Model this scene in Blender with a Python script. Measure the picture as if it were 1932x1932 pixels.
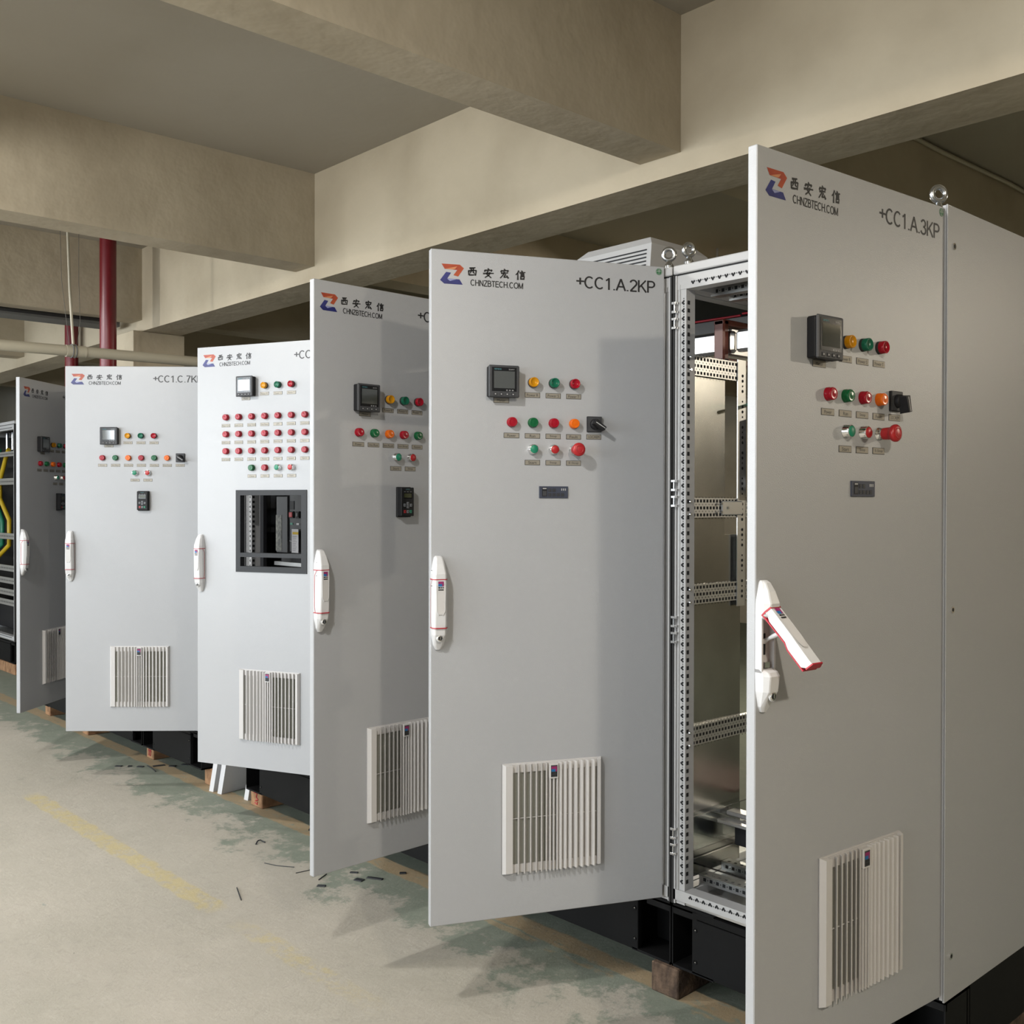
import bpy, math, random
from mathutils import Matrix, Vector
R = math.radians
random.seed(7)
for o in list(bpy.data.objects): bpy.data.objects.remove(o)
S = bpy.context.scene
COL = S.collection

# ------------------------------------------------------------------ camera
cam_d = bpy.data.cameras.new('camera'); cam = bpy.data.objects.new('camera', cam_d); COL.objects.link(cam)
cam.matrix_world = (Matrix.Translation((0, 0, 1.56)) @ Matrix.Rotation(R(47.3034), 4, 'Z')
                    @ Matrix.Rotation(R(90 - 0.4308), 4, 'X') @ Matrix.Rotation(R(0.0959), 4, 'Z'))
cam_d.sensor_width = 36; cam_d.sensor_fit = 'HORIZONTAL'; cam_d.lens = 1954.33 / 1932 * 36
cam_d.clip_start = 0.05; cam_d.clip_end = 100
S.camera = cam

# ------------------------------------------------------------------ world, exposure
S.view_settings.view_transform = 'Standard'; S.view_settings.look = 'None'
S.view_settings.gamma = 1; S.view_settings.use_curve_mapping = False
S.view_settings.exposure = 0.90
w = bpy.data.worlds.new('world'); S.world = w; w.use_nodes = True
bg = w.node_tree.nodes['Background']; bg.inputs[0].default_value = (.75, .82, .9, 1); bg.inputs[1].default_value = 1.0

# ------------------------------------------------------------------ lights: daylight in the windows, ceiling lamps, one added fill lamp
def area(name, loc, rot, sx, sy, power, col, spread=180):
    l = bpy.data.lights.new(name, 'AREA'); l.shape = 'RECTANGLE'; l.size = sx; l.size_y = sy
    l.energy = power; l.color = col; l.spread = R(spread)
    o = bpy.data.objects.new(name, l); COL.objects.link(o); o.location = loc; o.rotation_euler = rot
    return o
WINX = [-12.0, -9.2, -6.4, -3.6, -.8]; WINW, WINZ0, WINZ1, WALLY = 2.3, 1.0, 3.15, -4.6
for x in WINX:
    area('window_daylight', (x, WALLY - .22, (WINZ0 + WINZ1) / 2), (R(90), 0, 0), WINW, WINZ1 - WINZ0, 62 if x > -2 else 98, (.88, .95, 1.0))
LAMPS = [(-1.6, .22, 3.02, 46), (1.2, .4, 3.02, 62), (-4.4, .3, 3.02, 46), (-7.2, .3, 3.02, 46), (-10.2, .3, 3.02, 46), (2.4, 7.6, 3.02, 80), (-4.6, 6.3, 3.02, 42)]  # last entry: unseen lamp added to brighten the dark space behind the row
for x, y, z, p in LAMPS:
    lc = (1, .90, .74) if x > 0 or y > 3 else (1, .975, .93)
    area('lamp_light', (x, y, z - .05), (0, 0, 0), .16, .16, p * .55, lc)
    l = bpy.data.lights.new('lamp_bulb', 'POINT'); l.energy = p * .8; l.color = lc; l.shadow_soft_size = .035
    o = bpy.data.objects.new('lamp_bulb', l); COL.objects.link(o); o.location = (x, y, z - .07)

# ------------------------------------------------------------------ materials
MATS = {}
def mat(name, col, rough=.5, metal=0., spec=.5, bump=None, vary=None, ior=None, coat=0., trans=0., emit=None):
    if name in MATS: return MATS[name]
    K = 1. if (metal > .5 or trans) else .66
    col = tuple(c * K for c in col)
    if vary: vary = (vary[0], tuple(c * K for c in vary[1])) + tuple(vary[2:])
    m = bpy.data.materials.new(name); m.use_nodes = True; nt = m.node_tree; b = nt.nodes['Principled BSDF']
    b.inputs['Base Color'].default_value = (*col, 1); b.inputs['Roughness'].default_value = rough
    b.inputs['Metallic'].default_value = metal; b.inputs['Specular IOR Level'].default_value = spec
    if ior: b.inputs['IOR'].default_value = ior
    if coat: b.inputs['Coat Weight'].default_value = coat; b.inputs['Coat Roughness'].default_value = .15
    if trans: b.inputs['Transmission Weight'].default_value = trans
    if emit: b.inputs['Emission Color'].default_value = (*emit[0], 1); b.inputs['Emission Strength'].default_value = emit[1]
    tc = None
    if bump or vary: tc = nt.nodes.new('ShaderNodeTexCoord')
    if bump:
        n = nt.nodes.new('ShaderNodeTexNoise'); n.inputs['Scale'].default_value = bump[0]; n.inputs['Detail'].default_value = 3
        nt.links.new(tc.outputs['Object'], n.inputs['Vector'])
        bp = nt.nodes.new('ShaderNodeBump'); bp.inputs['Strength'].default_value = bump[1]; bp.inputs['Distance'].default_value = bump[2]
        nt.links.new(n.outputs['Fac'], bp.inputs['Height']); nt.links.new(bp.outputs[0], b.inputs['Normal'])
    if vary:  # (scale, col2, lo, hi, stretch)
        n = nt.nodes.new('ShaderNodeTexNoise'); n.inputs['Scale'].default_value = vary[0]; n.inputs['Detail'].default_value = 5
        mp = nt.nodes.new('ShaderNodeMapping'); mp.inputs['Scale'].default_value = vary[4] if len(vary) > 4 else (1, 1, 1)
        nt.links.new(tc.outputs['Object'], mp.inputs[0]); nt.links.new(mp.outputs[0], n.inputs['Vector'])
        r = nt.nodes.new('ShaderNodeValToRGB'); r.color_ramp.elements[0].position = vary[2]; r.color_ramp.elements[1].position = vary[3]
        r.color_ramp.elements[0].color = (*col, 1); r.color_ramp.elements[1].color = (*vary[1], 1)
        nt.links.new(n.outputs['Fac'], r.inputs[0]); nt.links.new(r.outputs[0], b.inputs['Base Color'])
    MATS[name] = m
    return m
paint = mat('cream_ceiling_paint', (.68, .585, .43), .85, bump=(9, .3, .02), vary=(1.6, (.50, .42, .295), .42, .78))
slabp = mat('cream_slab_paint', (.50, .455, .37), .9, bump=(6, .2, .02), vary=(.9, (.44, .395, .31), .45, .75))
wallp = mat('pale_wall_paint', (.66, .65, .60), .85, bump=(6, .2, .02))
doorm = mat('light_grey_powder_coat', (.505, .515, .535), .36, bump=(420, .30, .0014))
bodym = mat('light_grey_cabinet_paint', (.56, .56, .565), .42, bump=(420, .15, .0012))
edgew = mat('door_edge_paint', (.74, .74, .745), .4)
galv = mat('galvanised_steel', (.30, .30, .285), .25, 1., vary=(5, (.23, .23, .215), .35, .7))
galvr = mat('zinc_plated_rail', (.50, .50, .49), .35, .9)
zinc = mat('bright_zinc', (.50, .52, .54), .22, 1.)
black = mat('black_plinth_paint', (.006, .006, .0065), .6, spec=.15, bump=(300, .1, .001))
hole = mat('dark_opening', (.006, .007, .009), .8)
blkp = mat('black_plastic', (.012, .012, .014), .55, spec=.3)
greyp = mat('dark_grey_bezel', (.062, .064, .070), .5, spec=.3)
framep = mat('anthracite_frame', (.032, .034, .038), .55, spec=.3)
lcd = mat('display_glass', (.030, .036, .030), .06, spec=1.0, ior=1.9)
lcdb = mat('display_border', (.006, .006, .007), .12)
whitep = mat('white_plastic', (.80, .80, .81), .28)
louv = mat('louvre_plastic', (.72, .70, .69), .45)
filt = mat('filter_mesh', (.33, .33, .29), .9)
redl = mat('red_trim', (.50, .012, .03), .4)
plate = mat('label_plate', (.40, .37, .31), .5, .45)
plate_e = mat('label_plate_edge', (.05, .045, .04), .4, .3)
ink = mat('black_ink', (.012, .012, .014), .5)
teal = mat('teal_ink', (.10, .32, .36), .5)
whink = mat('white_ink', (.55, .55, .55), .5)
org = mat('logo_orange', (.50, .085, .018), .45, vary=(24, (.36, .03, .008), .35, .7))
orgl = mat('logo_light_orange', (.66, .26, .11), .45)
blu = mat('logo_blue', (.02, .028, .22), .45, vary=(24, (.008, .012, .13), .35, .7))
blul = mat('logo_light_blue', (.30, .33, .58), .45)
l_red = mat('red_lens', (.40, .004, .018), .22, spec=.3)
l_grn = mat('green_lens', (.005, .13, .04), .22, spec=.3)
l_tgr = mat('teal_green_lens', (.006, .14, .075), .28, spec=.3)
l_yel = mat('amber_lens', (.70, .30, .004), .25, spec=.3)
l_org = mat('orange_lens', (.92, .17, .004), .22, spec=.3)
l_pnk = mat('matt_red_lens', (.52, .02, .025), .35)
l_mgr = mat('matt_green_button', (.01, .27, .15), .4)
chrome = mat('chrome_ring', (.80, .80, .80), .12, 1.)
plcm = mat('slate_blue_plastic', (.045, .055, .09), .5)
stick = mat('green_sticker', (.01, .17, .05), .5)
magen = mat('magenta_ink', (.33, .02, .14), .5)
cyanm = mat('cyan_ink', (.01, .16, .42), .5)
copperb = mat('tinned_busbar', (.55, .55, .55), .32, .9)
brown = mat('red_brown_insulator', (.25, .050, .022), .4, bump=(60, .2, .002))
wood = mat('timber', (.15, .095, .06), .9, bump=(70, .9, .006), vary=(40, (.05, .028, .016), .38, .62, (1, .3, .35)))
wood2 = mat('fresh_timber', (.46, .26, .13), .85, bump=(60, .7, .004), vary=(30, (.26, .13, .06), .38, .65, (1, .2, .5)))
foam = mat('white_foam', (.85, .85, .87), .9, bump=(160, .3, .002))
redpaint = mat('dark_red_pipe_paint', (.20, .005, .014), .35)
pvc = mat('cream_pvc', (.58, .53, .41), .45)
cord = mat('thin_wire', (.12, .11, .09), .6)
cblk = mat('black_cable', (.012, .012, .013), .5)
cgry = mat('grey_conduit', (.20, .20, .19), .6)
cyel = mat('yellow_sleeve', (.62, .42, .01), .45)
cgrn = mat('green_sleeve', (.01, .20, .11), .45)
cred = mat('red_sleeve', (.55, .01, .03), .45)
yel_btn = mat('yellow_cap', (.55, .45, .02), .5)
acry = mat('clear_acrylic', (.92, .96, .95), .03, trans=1., ior=1.46)
scrap = mat('dark_scrap', (.03, .033, .038), .5)
paper = mat('white_tag', (.72, .72, .75), .6)
yelink = mat('yellow_ink', (.75, .50, .01), .6)
gasket = mat('rubber_gasket', (.02, .02, .02), .7)
lampm = mat('lamp_housing', (.8, .8, .8), .5)

# floor: worn green coating, bare concrete, painted lines
def floor_mat():
    m = bpy.data.materials.new('worn_concrete_floor'); m.use_nodes = True; nt = m.node_tree; b = nt.nodes['Principled BSDF']
    N, L = nt.nodes.new, nt.links.new
    tc = N('ShaderNodeTexCoord'); P = tc.outputs['Object']
    sep = N('ShaderNodeSeparateXYZ'); L(P, sep.inputs[0]); X, Y = sep.outputs[0], sep.outputs[1]
    def val(x): return x
    def ma(op, a, c, d=None, clamp=False):
        n = N('ShaderNodeMath'); n.operation = op; n.use_clamp = clamp
        for i, v in enumerate([a, c, d]):
            if v is None: continue
            if isinstance(v, (int, float)): n.inputs[i].default_value = v
            else: L(v, n.inputs[i])
        return n.outputs[0]
    def noise(s, det=6, rough=.6, off=0, sc=(1, 1, 1)):
        mp = N('ShaderNodeMapping'); mp.inputs['Location'].default_value = (off, off * .7, 0); mp.inputs['Scale'].default_value = sc
        L(P, mp.inputs[0]); n = N('ShaderNodeTexNoise'); n.inputs['Scale'].default_value = s
        n.inputs['Detail'].default_value = det; n.inputs['Roughness'].default_value = rough; L(mp.outputs[0], n.inputs['Vector']); return n.outputs['Fac']
    def step(v, lo, hi):
        n = N('ShaderNodeMapRange'); n.clamp = True; n.inputs[1].default_value = lo; n.inputs[2].default_value = hi; L(v, n.inputs[0]); return n.outputs[0]
    def mix(f, a, c):
        n = N('ShaderNodeMix'); n.data_type = 'RGBA'; L(f, n.inputs[0])
        for i, v in ((6, a), (7, c)):
            if isinstance(v, tuple): n.inputs[i].default_value = (*v, 1)
            else: L(v, n.inputs[i])
        return n.outputs[2]
    n1, n2, n3 = noise(1.6), noise(9, 10, .72, 3), noise(3.6, 12, .74, 9)
    base = mix(step(n1, .35, .68), (0.356, 0.327, 0.277), (0.310, 0.290, 0.241))
    base = mix(ma('MULTIPLY', step(n2, .5, .75), .55), base, (0.396, 0.366, 0.317))
    # remains of green coating: strong by the cabinets, specks elsewhere; more of it far down the aisle
    edge = ma('ADD', ma('MULTIPLY', ma('SUBTRACT', Y, 2.42), 1.1), ma('MULTIPLY', ma('SUBTRACT', n3, .5), 2.1))
    g1 = step(edge, -.10, .04)
    far = ma('MULTIPLY', step(X, -4.5, -9.0), .55)
    g2 = step(ma('ADD', ma('MULTIPLY', n3, 1.0), ma('MULTIPLY', far, .32)), .68, .75)
    g2 = ma('MULTIPLY', g2, .7)
    green = mix(step(n2, .35, .7), (0.132, 0.162, 0.125), (0.191, 0.215, 0.172))
    col = mix(ma('MULTIPLY', ma('MAXIMUM', g1, g2), .88), base, green)
    # a few bare specks of blue green
    n5 = noise(3.1, 5, .55, 21, (1, 1.8, 1)); sp = step(n5, .685, .70)
    col = mix(ma('MULTIPLY', sp, ma('MULTIPLY', step(Y, 1.7, 1.2), .8)), col, (0.132, 0.198, 0.178))
    # orange tan line by the row
    wob = ma('MULTIPLY', ma('SUBTRACT', noise(9, 3, .5, 5), .5), .05)
    d1 = ma('ABSOLUTE', ma('SUBTRACT', ma('ADD', Y, wob), 2.635), 0)
    wear = step(noise(16, 10, .78, 2, (.5, 1, 1)), .36, .46)
    m1 = ma('MULTIPLY', step(d1, .052, .040), wear)
    col = mix(ma('MULTIPLY', m1, .80), col, (0.310, 0.218, 0.119))
    # second stripe beside it for the near part
    d1b = ma('ABSOLUTE', ma('SUBTRACT', ma('ADD', Y, wob), 2.56), 0)
    m1b = ma('MULTIPLY', ma('MULTIPLY', step(d1b, .022, .014), step(noise(5, 5, .7, 31, (.6, 1, 1)), .50, .56)), step(X, -3.9, -3.6))
    col = mix(ma('MULTIPLY', m1b, .7), col, (0.310, 0.231, 0.132))
    # faded yellow line in the aisle
    d2 = ma('ABSOLUTE', ma('SUBTRACT', ma('ADD', Y, wob), 1.86), 0)
    wr = noise(13, 12, .8, 12)
    span = ma('MULTIPLY', step(X, -5.85, -5.75), step(X, -3.66, -3.74))
    m2 = ma('MULTIPLY', ma('MULTIPLY', step(d2, .055, .042), step(wr, .40, .52)), span)
    span2 = ma('MULTIPLY', step(X, -3.55, -3.35), step(X, -2.55, -2.9))
    m2b = ma('MULTIPLY', ma('MULTIPLY', step(d2, .05, .035), step(wr, .47, .58)), span2)
    col = mix(ma('MULTIPLY', ma('MAXIMUM', m2, ma('MULTIPLY', m2b, .8)), .85), col, (0.396, 0.330, 0.172))
    # fine scuffs, scratches and grit
    n6 = noise(30, 10, .8, 7, (1, .45, 1)); col = mix(ma('MULTIPLY', step(n6, .54, .70), .5), col, (0.198, 0.188, 0.158))
    n7 = noise(14, 10, .8, 17, (.4, 1, 1)); col = mix(ma('MULTIPLY', step(n7, .60, .70), .35), col, (0.436, 0.416, 0.370))
    vor = N('ShaderNodeTexVoronoi'); vor.inputs['Scale'].default_value = 5.5; L(P, vor.inputs['Vector'])
    col = mix(ma('MULTIPLY', step(vor.outputs['Distance'], .022, .012), .8), col, (0.066, 0.063, 0.056))
    L(col, b.inputs['Base Color'])
    rr = N('ShaderNodeMapRange'); rr.inputs[3].default_value = .55; rr.inputs[4].default_value = .8; L(n2, rr.inputs[0]); L(rr.outputs[0], b.inputs['Roughness'])
    bp = N('ShaderNodeBump'); bp.inputs['Strength'].default_value = .6; bp.inputs['Distance'].default_value = .008
    L(ma('ADD', ma('MULTIPLY', n7, .6), n6), bp.inputs['Height']); L(bp.outputs[0], b.inputs['Normal'])
    return m
floorm = floor_mat()

# ------------------------------------------------------------------ mesh builder
TXT = {}
def text_geo(s):
    if s in TXT: return TXT[s]
    c = bpy.data.curves.new('t', 'FONT'); c.body = s; c.resolution_u = 3
    o = bpy.data.objects.new('t', c); COL.objects.link(o)
    dg = bpy.context.evaluated_depsgraph_get(); me = bpy.data.meshes.new_from_object(o.evaluated_get(dg))
    vs = [tuple(v.co) for v in me.vertices]; fs = [tuple(p.vertices) for p in me.polygons]
    bpy.data.objects.remove(o); bpy.data.curves.remove(c); bpy.data.meshes.remove(me)
    x0 = min(v[0] for v in vs); x1 = max(v[0] for v in vs); y0 = min(v[1] for v in vs); y1 = max(v[1] for v in vs)
    TXT[s] = ([((v[0] - x0) / (x1 - x0), (v[1] - y0) / (y1 - y0)) for v in vs], fs, (x1 - x0) / (y1 - y0))
    return TXT[s]

def _arc(cx, cy, rx, ry, a0, a1, n=14): return [(cx + rx * math.cos(R(a0 + (a1 - a0) * k / n)), cy + ry * math.sin(R(a0 + (a1 - a0) * k / n))) for k in range(n + 1)]
_C = [_arc(.36, .5, .31, .45, 48, 312, 22)]
SF = {'+': (.60, [[(.02, .56), (.58, .56)], [(.30, .28), (.30, .84)]]), 'C': (.73, _C), '.': (.28, [[(.14, .0), (.14, .10)]]),
      '1': (.54, [[(.08, .76), (.17, .80), (.29, .93)], [(.30, .98), (.30, 0)]]), 'A': (.70, [[(.03, 0), (.35, .97)], [(.35, .97), (.67, 0)], [(.14, .33), (.56, .33)]]),
      '2': (.58, [_arc(.29, .70, .23, .25, 165, -30, 14) + [(.08, .06)], [(.05, .045), (.53, .045)]]),
      '3': (.58, [_arc(.28, .73, .20, .22, 160, -90, 14), _arc(.28, .28, .235, .24, 90, -165, 14)]),
      'K': (.68, [[(.10, 0), (.10, 1)], [(.62, 1), (.12, .38)], [(.28, .56), (.65, 0)]]), 'P': (.66, [[(.10, 0), (.10, 1)], [(.10, .95), (.34, .95)] + _arc(.36, .71, .22, .24, 90, -90, 10) + [(.10, .47)]]),
      'B': (.68, [[(.10, 0), (.10, 1)], [(.10, .955), (.34, .955)] + _arc(.34, .74, .20, .215, 90, -90, 10) + [(.10, .525)], [(.34, .525)] + _arc(.36, .285, .24, .24, 90, -90, 10) + [(.10, .045)]]),
      '7': (.58, [[(.05, .95), (.52, .95)], [(.51, .93), (.33, .60), (.24, .30), (.20, 0)]]), '8': (.58, [_arc(.29, .735, .19, .215, 0, 360, 20), _arc(.29, .275, .225, .235, 0, 360, 20)]),
      'H': (.72, [[(.10, 0), (.10, 1)], [(.62, 0), (.62, 1)], [(.10, .52), (.62, .52)]]), 'N': (.72, [[(.10, 0), (.10, 1)], [(.62, 0), (.62, 1)], [(.11, .96), (.61, .04)]]),
      'Z': (.64, [[(.06, .95), (.60, .95)], [(.58, .93), (.06, .07)], [(.04, .045), (.61, .045)]]), 'T': (.62, [[(.02, .95), (.60, .95)], [(.31, .95), (.31, 0)]]),
      'E': (.66, [[(.10, 0), (.10, 1)], [(.10, .955), (.60, .955)], [(.10, .52), (.56, .52)], [(.10, .045), (.62, .045)]]),
      'O': (.80, [_arc(.40, .5, .33, .455, 0, 360, 26)]), 'M': (.84, [[(.10, 0), (.10, 1)], [(.74, 0), (.74, 1)], [(.11, .96), (.42, .06)], [(.73, .96), (.42, .06)]])}
def stroke_text(mb, t, x0, z0, width, h, y, m, wt=.13):
    total = sum(SF[c][0] for c in t); k = width / (total * h); cx = 0.; j = 0
    for c in t:
        adv, st = SF[c]
        for pl in st:
            pts = [(x0 + (cx + a) * h * k, z0 + b * h) for a, b in pl]
            for (xa, za), (xb, zb) in zip(pts[:-1], pts[1:]):
                dx, dz = xb - xa, zb - za; l = math.hypot(dx, dz) or 1e-9; e = wt * h * .5 * (.28 if len(pl) > 4 else 0); ux, uz = dx / l * e, dz / l * e; q = wt * h * .5
                nx, nz = -dz / l * q * (k if abs(dz) > abs(dx) else 1), dx / l * q
                j += 1; yy = y - .000004 * (j % 7)
                mb.add([(xa - ux + nx, yy, za - uz + nz), (xb + ux + nx, yy, zb + uz + nz), (xb + ux - nx, yy, zb + uz - nz), (xa - ux - nx, yy, za - uz - nz)], [(0, 1, 2, 3)], m)
        cx += adv
class MB:
    def __init__(s): s.v = []; s.f = []; s.m = []; s.mats = []; s.sm = []
    def mi(s, m):
        if m not in s.mats: s.mats.append(m)
        return s.mats.index(m)
    def add(s, vs, fs, m, smooth=False):
        n = len(s.v); s.v += [tuple(x) for x in vs]; i = s.mi(m)
        for f in fs: s.f.append(tuple(n + k for k in f)); s.m.append(i); s.sm.append(smooth)
    def box(s, x0, x1, y0, y1, z0, z1, m, c=0.):
        if c <= 0:
            vs = [(x, y, z) for x in (x0, x1) for y in (y0, y1) for z in (z0, z1)]
            s.add(vs, [(0, 1, 3, 2), (4, 6, 7, 5), (0, 4, 5, 1), (2, 3, 7, 6), (0, 2, 6, 4), (1, 5, 7, 3)], m); return
        # chamfered box
        vs = []; idx = {}
        for ix, x in enumerate((x0, x1)):
            for iy, y in enumerate((y0, y1)):
                for iz, z in enumerate((z0, z1)):
                    dx = c if ix == 0 else -c; dy = c if iy == 0 else -c; dz = c if iz == 0 else -c
                    idx[ix, iy, iz] = len(vs); vs += [(x, y + dy, z + dz), (x + dx, y, z + dz), (x + dx, y + dy, z)]
        g = lambda a, b_, c_, k: idx[a, b_, c_] + k
        fs = []
        for a in (0, 1): fs.append([g(a, 0, 0, 0), g(a, 1, 0, 0), g(a, 1, 1, 0), g(a, 0, 1, 0)])
        for a in (0, 1): fs.append([g(0, a, 0, 1), g(1, a, 0, 1), g(1, a, 1, 1), g(0, a, 1, 1)])
        for a in (0, 1): fs.append([g(0, 0, a, 2), g(1, 0, a, 2), g(1, 1, a, 2), g(0, 1, a, 2)])
        for a in (0, 1):
            for b_ in (0, 1):
                fs.append([g(0, a, b_, 1), g(1, a, b_, 1), g(1, a, b_, 2), g(0, a, b_, 2)])
                fs.append([g(a, 0, b_, 0), g(a, 1, b_, 0), g(a, 1, b_, 2), g(a, 0, b_, 2)])
                fs.append([g(a, b_, 0, 0), g(a, b_, 1, 0), g(a, b_, 1, 1), g(a, b_, 0, 1)])
                for c_ in (0, 1): fs.append([g(a, b_, c_, 0), g(a, b_, c_, 1), g(a, b_, c_, 2)])
        s.add(vs, fs, m)
    def tube(s, pts, r, m, n=12, cap=True):
        P = [Vector(p) for p in pts]; rs = r if isinstance(r, (list, tuple)) else [r] * len(P); rings = []
        up = None
        for i, p in enumerate(P):
            d = (P[min(i + 1, len(P) - 1)] - P[max(i - 1, 0)]).normalized()
            a = up if up is not None else (Vector((0, 0, 1)) if abs(d.z) < .9 else Vector((1, 0, 0)))
            u = (a - d * a.dot(d)).normalized(); up = u; v = d.cross(u)
            rings.append([p + (u * math.cos(2 * math.pi * k / n) + v * math.sin(2 * math.pi * k / n)) * rs[i] for k in range(n)])
        vs = [q for rg in rings for q in rg]; fs = []
        for i in range(len(P) - 1):
            for k in range(n): fs.append((i * n + k, i * n + (k + 1) % n, (i + 1) * n + (k + 1) % n, (i + 1) * n + k))
        s.add(vs, fs, m, True)
        if cap:
            s.add(rings[0], [tuple(range(n))], m); s.add(rings[-1], [tuple(range(n))], m)
    def cyl(s, c, ax, r, h, m, n=20):  # axis 'x','y','z' from c by h
        d = {'x': Vector((1, 0, 0)), 'y': Vector((0, 1, 0)), 'z': Vector((0, 0, 1))}[ax]; c = Vector(c)
        s.tube([c, c + d * h], r, m, n)
    def lathe_y(s, c, prof, m, n=24):  # prof [(r, out)], outward is -y
        vs = []; fs = []
        for r, o in prof:
            for k in range(n): a = 2 * math.pi * k / n; vs.append((c[0] + r * math.cos(a), c[1] - o, c[2] + r * math.sin(a)))
        for i in range(len(prof) - 1):
            for k in range(n): fs.append((i * n + k, i * n + (k + 1) % n, (i + 1) * n + (k + 1) % n, (i + 1) * n + k))
        s.add(vs, fs, m, True)
        if prof[-1][0] > 1e-5: s.add(vs[-n:], [tuple(range(n))], m)
    def torus(s, c, Rr, r, m, ax='y', n=28, k=12):
        vs = []; fs = []
        for i in range(n):
            a = 2 * math.pi * i / n
            for j in range(k):
                b = 2 * math.pi * j / k; q = Rr + r * math.cos(b); p = (q * math.cos(a), r * math.sin(b), q * math.sin(a))
                if ax == 'x': p = (p[1], p[0], p[2])
                vs.append((c[0] + p[0], c[1] + p[1], c[2] + p[2]))
        for i in range(n):
            for j in range(k): fs.append((i * k + j, i * k + (j + 1) % k, ((i + 1) % n) * k + (j + 1) % k, ((i + 1) % n) * k + j))
        s.add(vs, fs, m, True)
    def polyxz(s, pts, y, m, depth=0.):  # polygon in the xz plane facing -y
        n = len(pts); s.add([(p[0], y, p[1]) for p in pts], [tuple(range(n))], m)
        if depth: s.add([(p[0], y, p[1]) for p in pts] + [(p[0], y + depth, p[1]) for p in pts], [(i, (i + 1) % n, n + (i + 1) % n, n + i) for i in range(n)], m)
    def text(s, t, cx, cz, w_, h_, y, m, tf=None):
        vs, fs, asp = text_geo(t)
        if w_ is None: w_ = asp * h_
        pts = [(cx + (a - .5) * w_, y, cz + (b - .5) * h_) for a, b in vs]
        if tf: pts = [tf(p) for p in pts]
        s.add(pts, fs, m)
    def build(s, name, parent=None, loc=(0, 0, 0), rz=0., bevel=0):
        me = bpy.data.meshes.new(name); me.from_pydata(s.v, [], s.f)
        for m in s.mats: me.materials.append(m)
        me.polygons.foreach_set('material_index', s.m); me.polygons.foreach_set('use_smooth', s.sm); me.update()
        o = bpy.data.objects.new(name, me); COL.objects.link(o); o.location = loc; o.rotation_euler = (0, 0, rz)
        if parent: o.parent = parent
        return o
def tag(o, label, cat=None, group=None, kind=None):
    if label: o['label'] = label
    if cat: o['category'] = cat
    if group: o['group'] = group
    if kind: o['kind'] = kind
    return o
def empty(name, loc, label, cat, group=None):
    o = bpy.data.objects.new(name, None); COL.objects.link(o); o.location = loc; o.empty_display_size = .1
    return tag(o, label, cat, group)
def struct(name, m, label=None):
    o = m.build(name); o['kind'] = 'structure'
    if label: o['label'] = label
    return o
def copy_part(src, parent, loc=None):
    o = src.copy(); COL.objects.link(o); o.parent = parent
    if loc: o.location = loc
    return o

# ------------------------------------------------------------------ the room
X0, X1, Y1, ZS = -13.4, 6.5, 11.5, 3.45
m = MB(); m.box(X0, X1, WALLY, Y1, -.1, 0, floorm); struct('floor', m, 'worn concrete floor with faded yellow lines')
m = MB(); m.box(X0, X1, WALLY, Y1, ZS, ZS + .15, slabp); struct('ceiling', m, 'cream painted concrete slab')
m = MB(); T = .2
m.box(X0, X1, WALLY - T, WALLY, 0, WINZ0, wallp); m.box(X0, X1, WALLY - T, WALLY, WINZ1, ZS, wallp)
xs = [X0] + [v for x in WINX for v in (x - WINW / 2, x + WINW / 2)] + [X1]
for i in range(0, len(xs), 2): m.box(xs[i], xs[i + 1], WALLY - T, WALLY, WINZ0, WINZ1, wallp)
struct('wall_left', m, 'pale wall with a row of windows')
for i, x in enumerate(WINX):
    m = MB(); a, b = x - WINW / 2, x + WINW / 2
    for u0, u1 in ((a, a + .05), (b - .05, b), (x - .025, x + .025)): m.box(u0, u1, WALLY - .12, WALLY - .07, WINZ0, WINZ1, whitep)
    for z0, z1 in ((WINZ0, WINZ0 + .05), (WINZ1 - .05, WINZ1), (2.3, 2.34)): m.box(a, b, WALLY - .12, WALLY - .07, z0, z1, whitep)
    struct('window_%d' % (i + 1), m)
m = MB(); m.box(X0 - .2, X0, WALLY - .2, Y1, 0, ZS, wallp); struct('wall_far', m, 'pale end wall')
m = MB(); m.box(X1, X1 + .2, WALLY - .2, Y1, 0, ZS, wallp); struct('wall_near', m)
m = MB(); m.box(X0, X1, Y1, Y1 + .2, 0, ZS, paint); struct('wall_back', m)
# long beams
m = MB(); m.box(X0, X1, 3.2, 3.5, 2.84, ZS, paint); struct('ceiling_beam', m, 'long deep beam over the cabinets')
m = MB(); m.box(X0, X1, 8.2, 8.5, 2.84, ZS, paint); struct('ceiling_beam', m)
m = MB(); m.box(X0, X1, -1.9, -1.6, 2.84, ZS, paint); struct('ceiling_beam', m)
for xb in (-12.7, -10.15, -7.52, -5.14, -2.51, .12, 2.75):
    for ya, yb_ in ((WALLY, -1.9), (-1.6, 3.2), (3.5, 8.2), (8.5, Y1)):
        m = MB(); m.box(xb - .205, xb, ya, yb_, 2.922, ZS, paint); struct('cross_beam', m)
for xc in (-7.515, -12.7, 3.6):
    m = MB(); m.box(xc - .4, xc, 3.13, 3.53, 0, 2.84, paint, .004); struct('column', m, 'square cream concrete column')
for xc in (-7.515, -2.3, 3.6):
    m = MB(); m.box(xc - .4, xc, 8.15, 8.55, 0, 2.84, paint, .004); struct('column', m)
# pilaster at the far wall
m = MB(); m.box(X0, X0 + .3, 4.3, 4.75, 0, ZS, wallp); m.box(X0, X0 + .05, 3.2, 4.3, 2.3, 2.4, wallp); struct('column', m)

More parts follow.
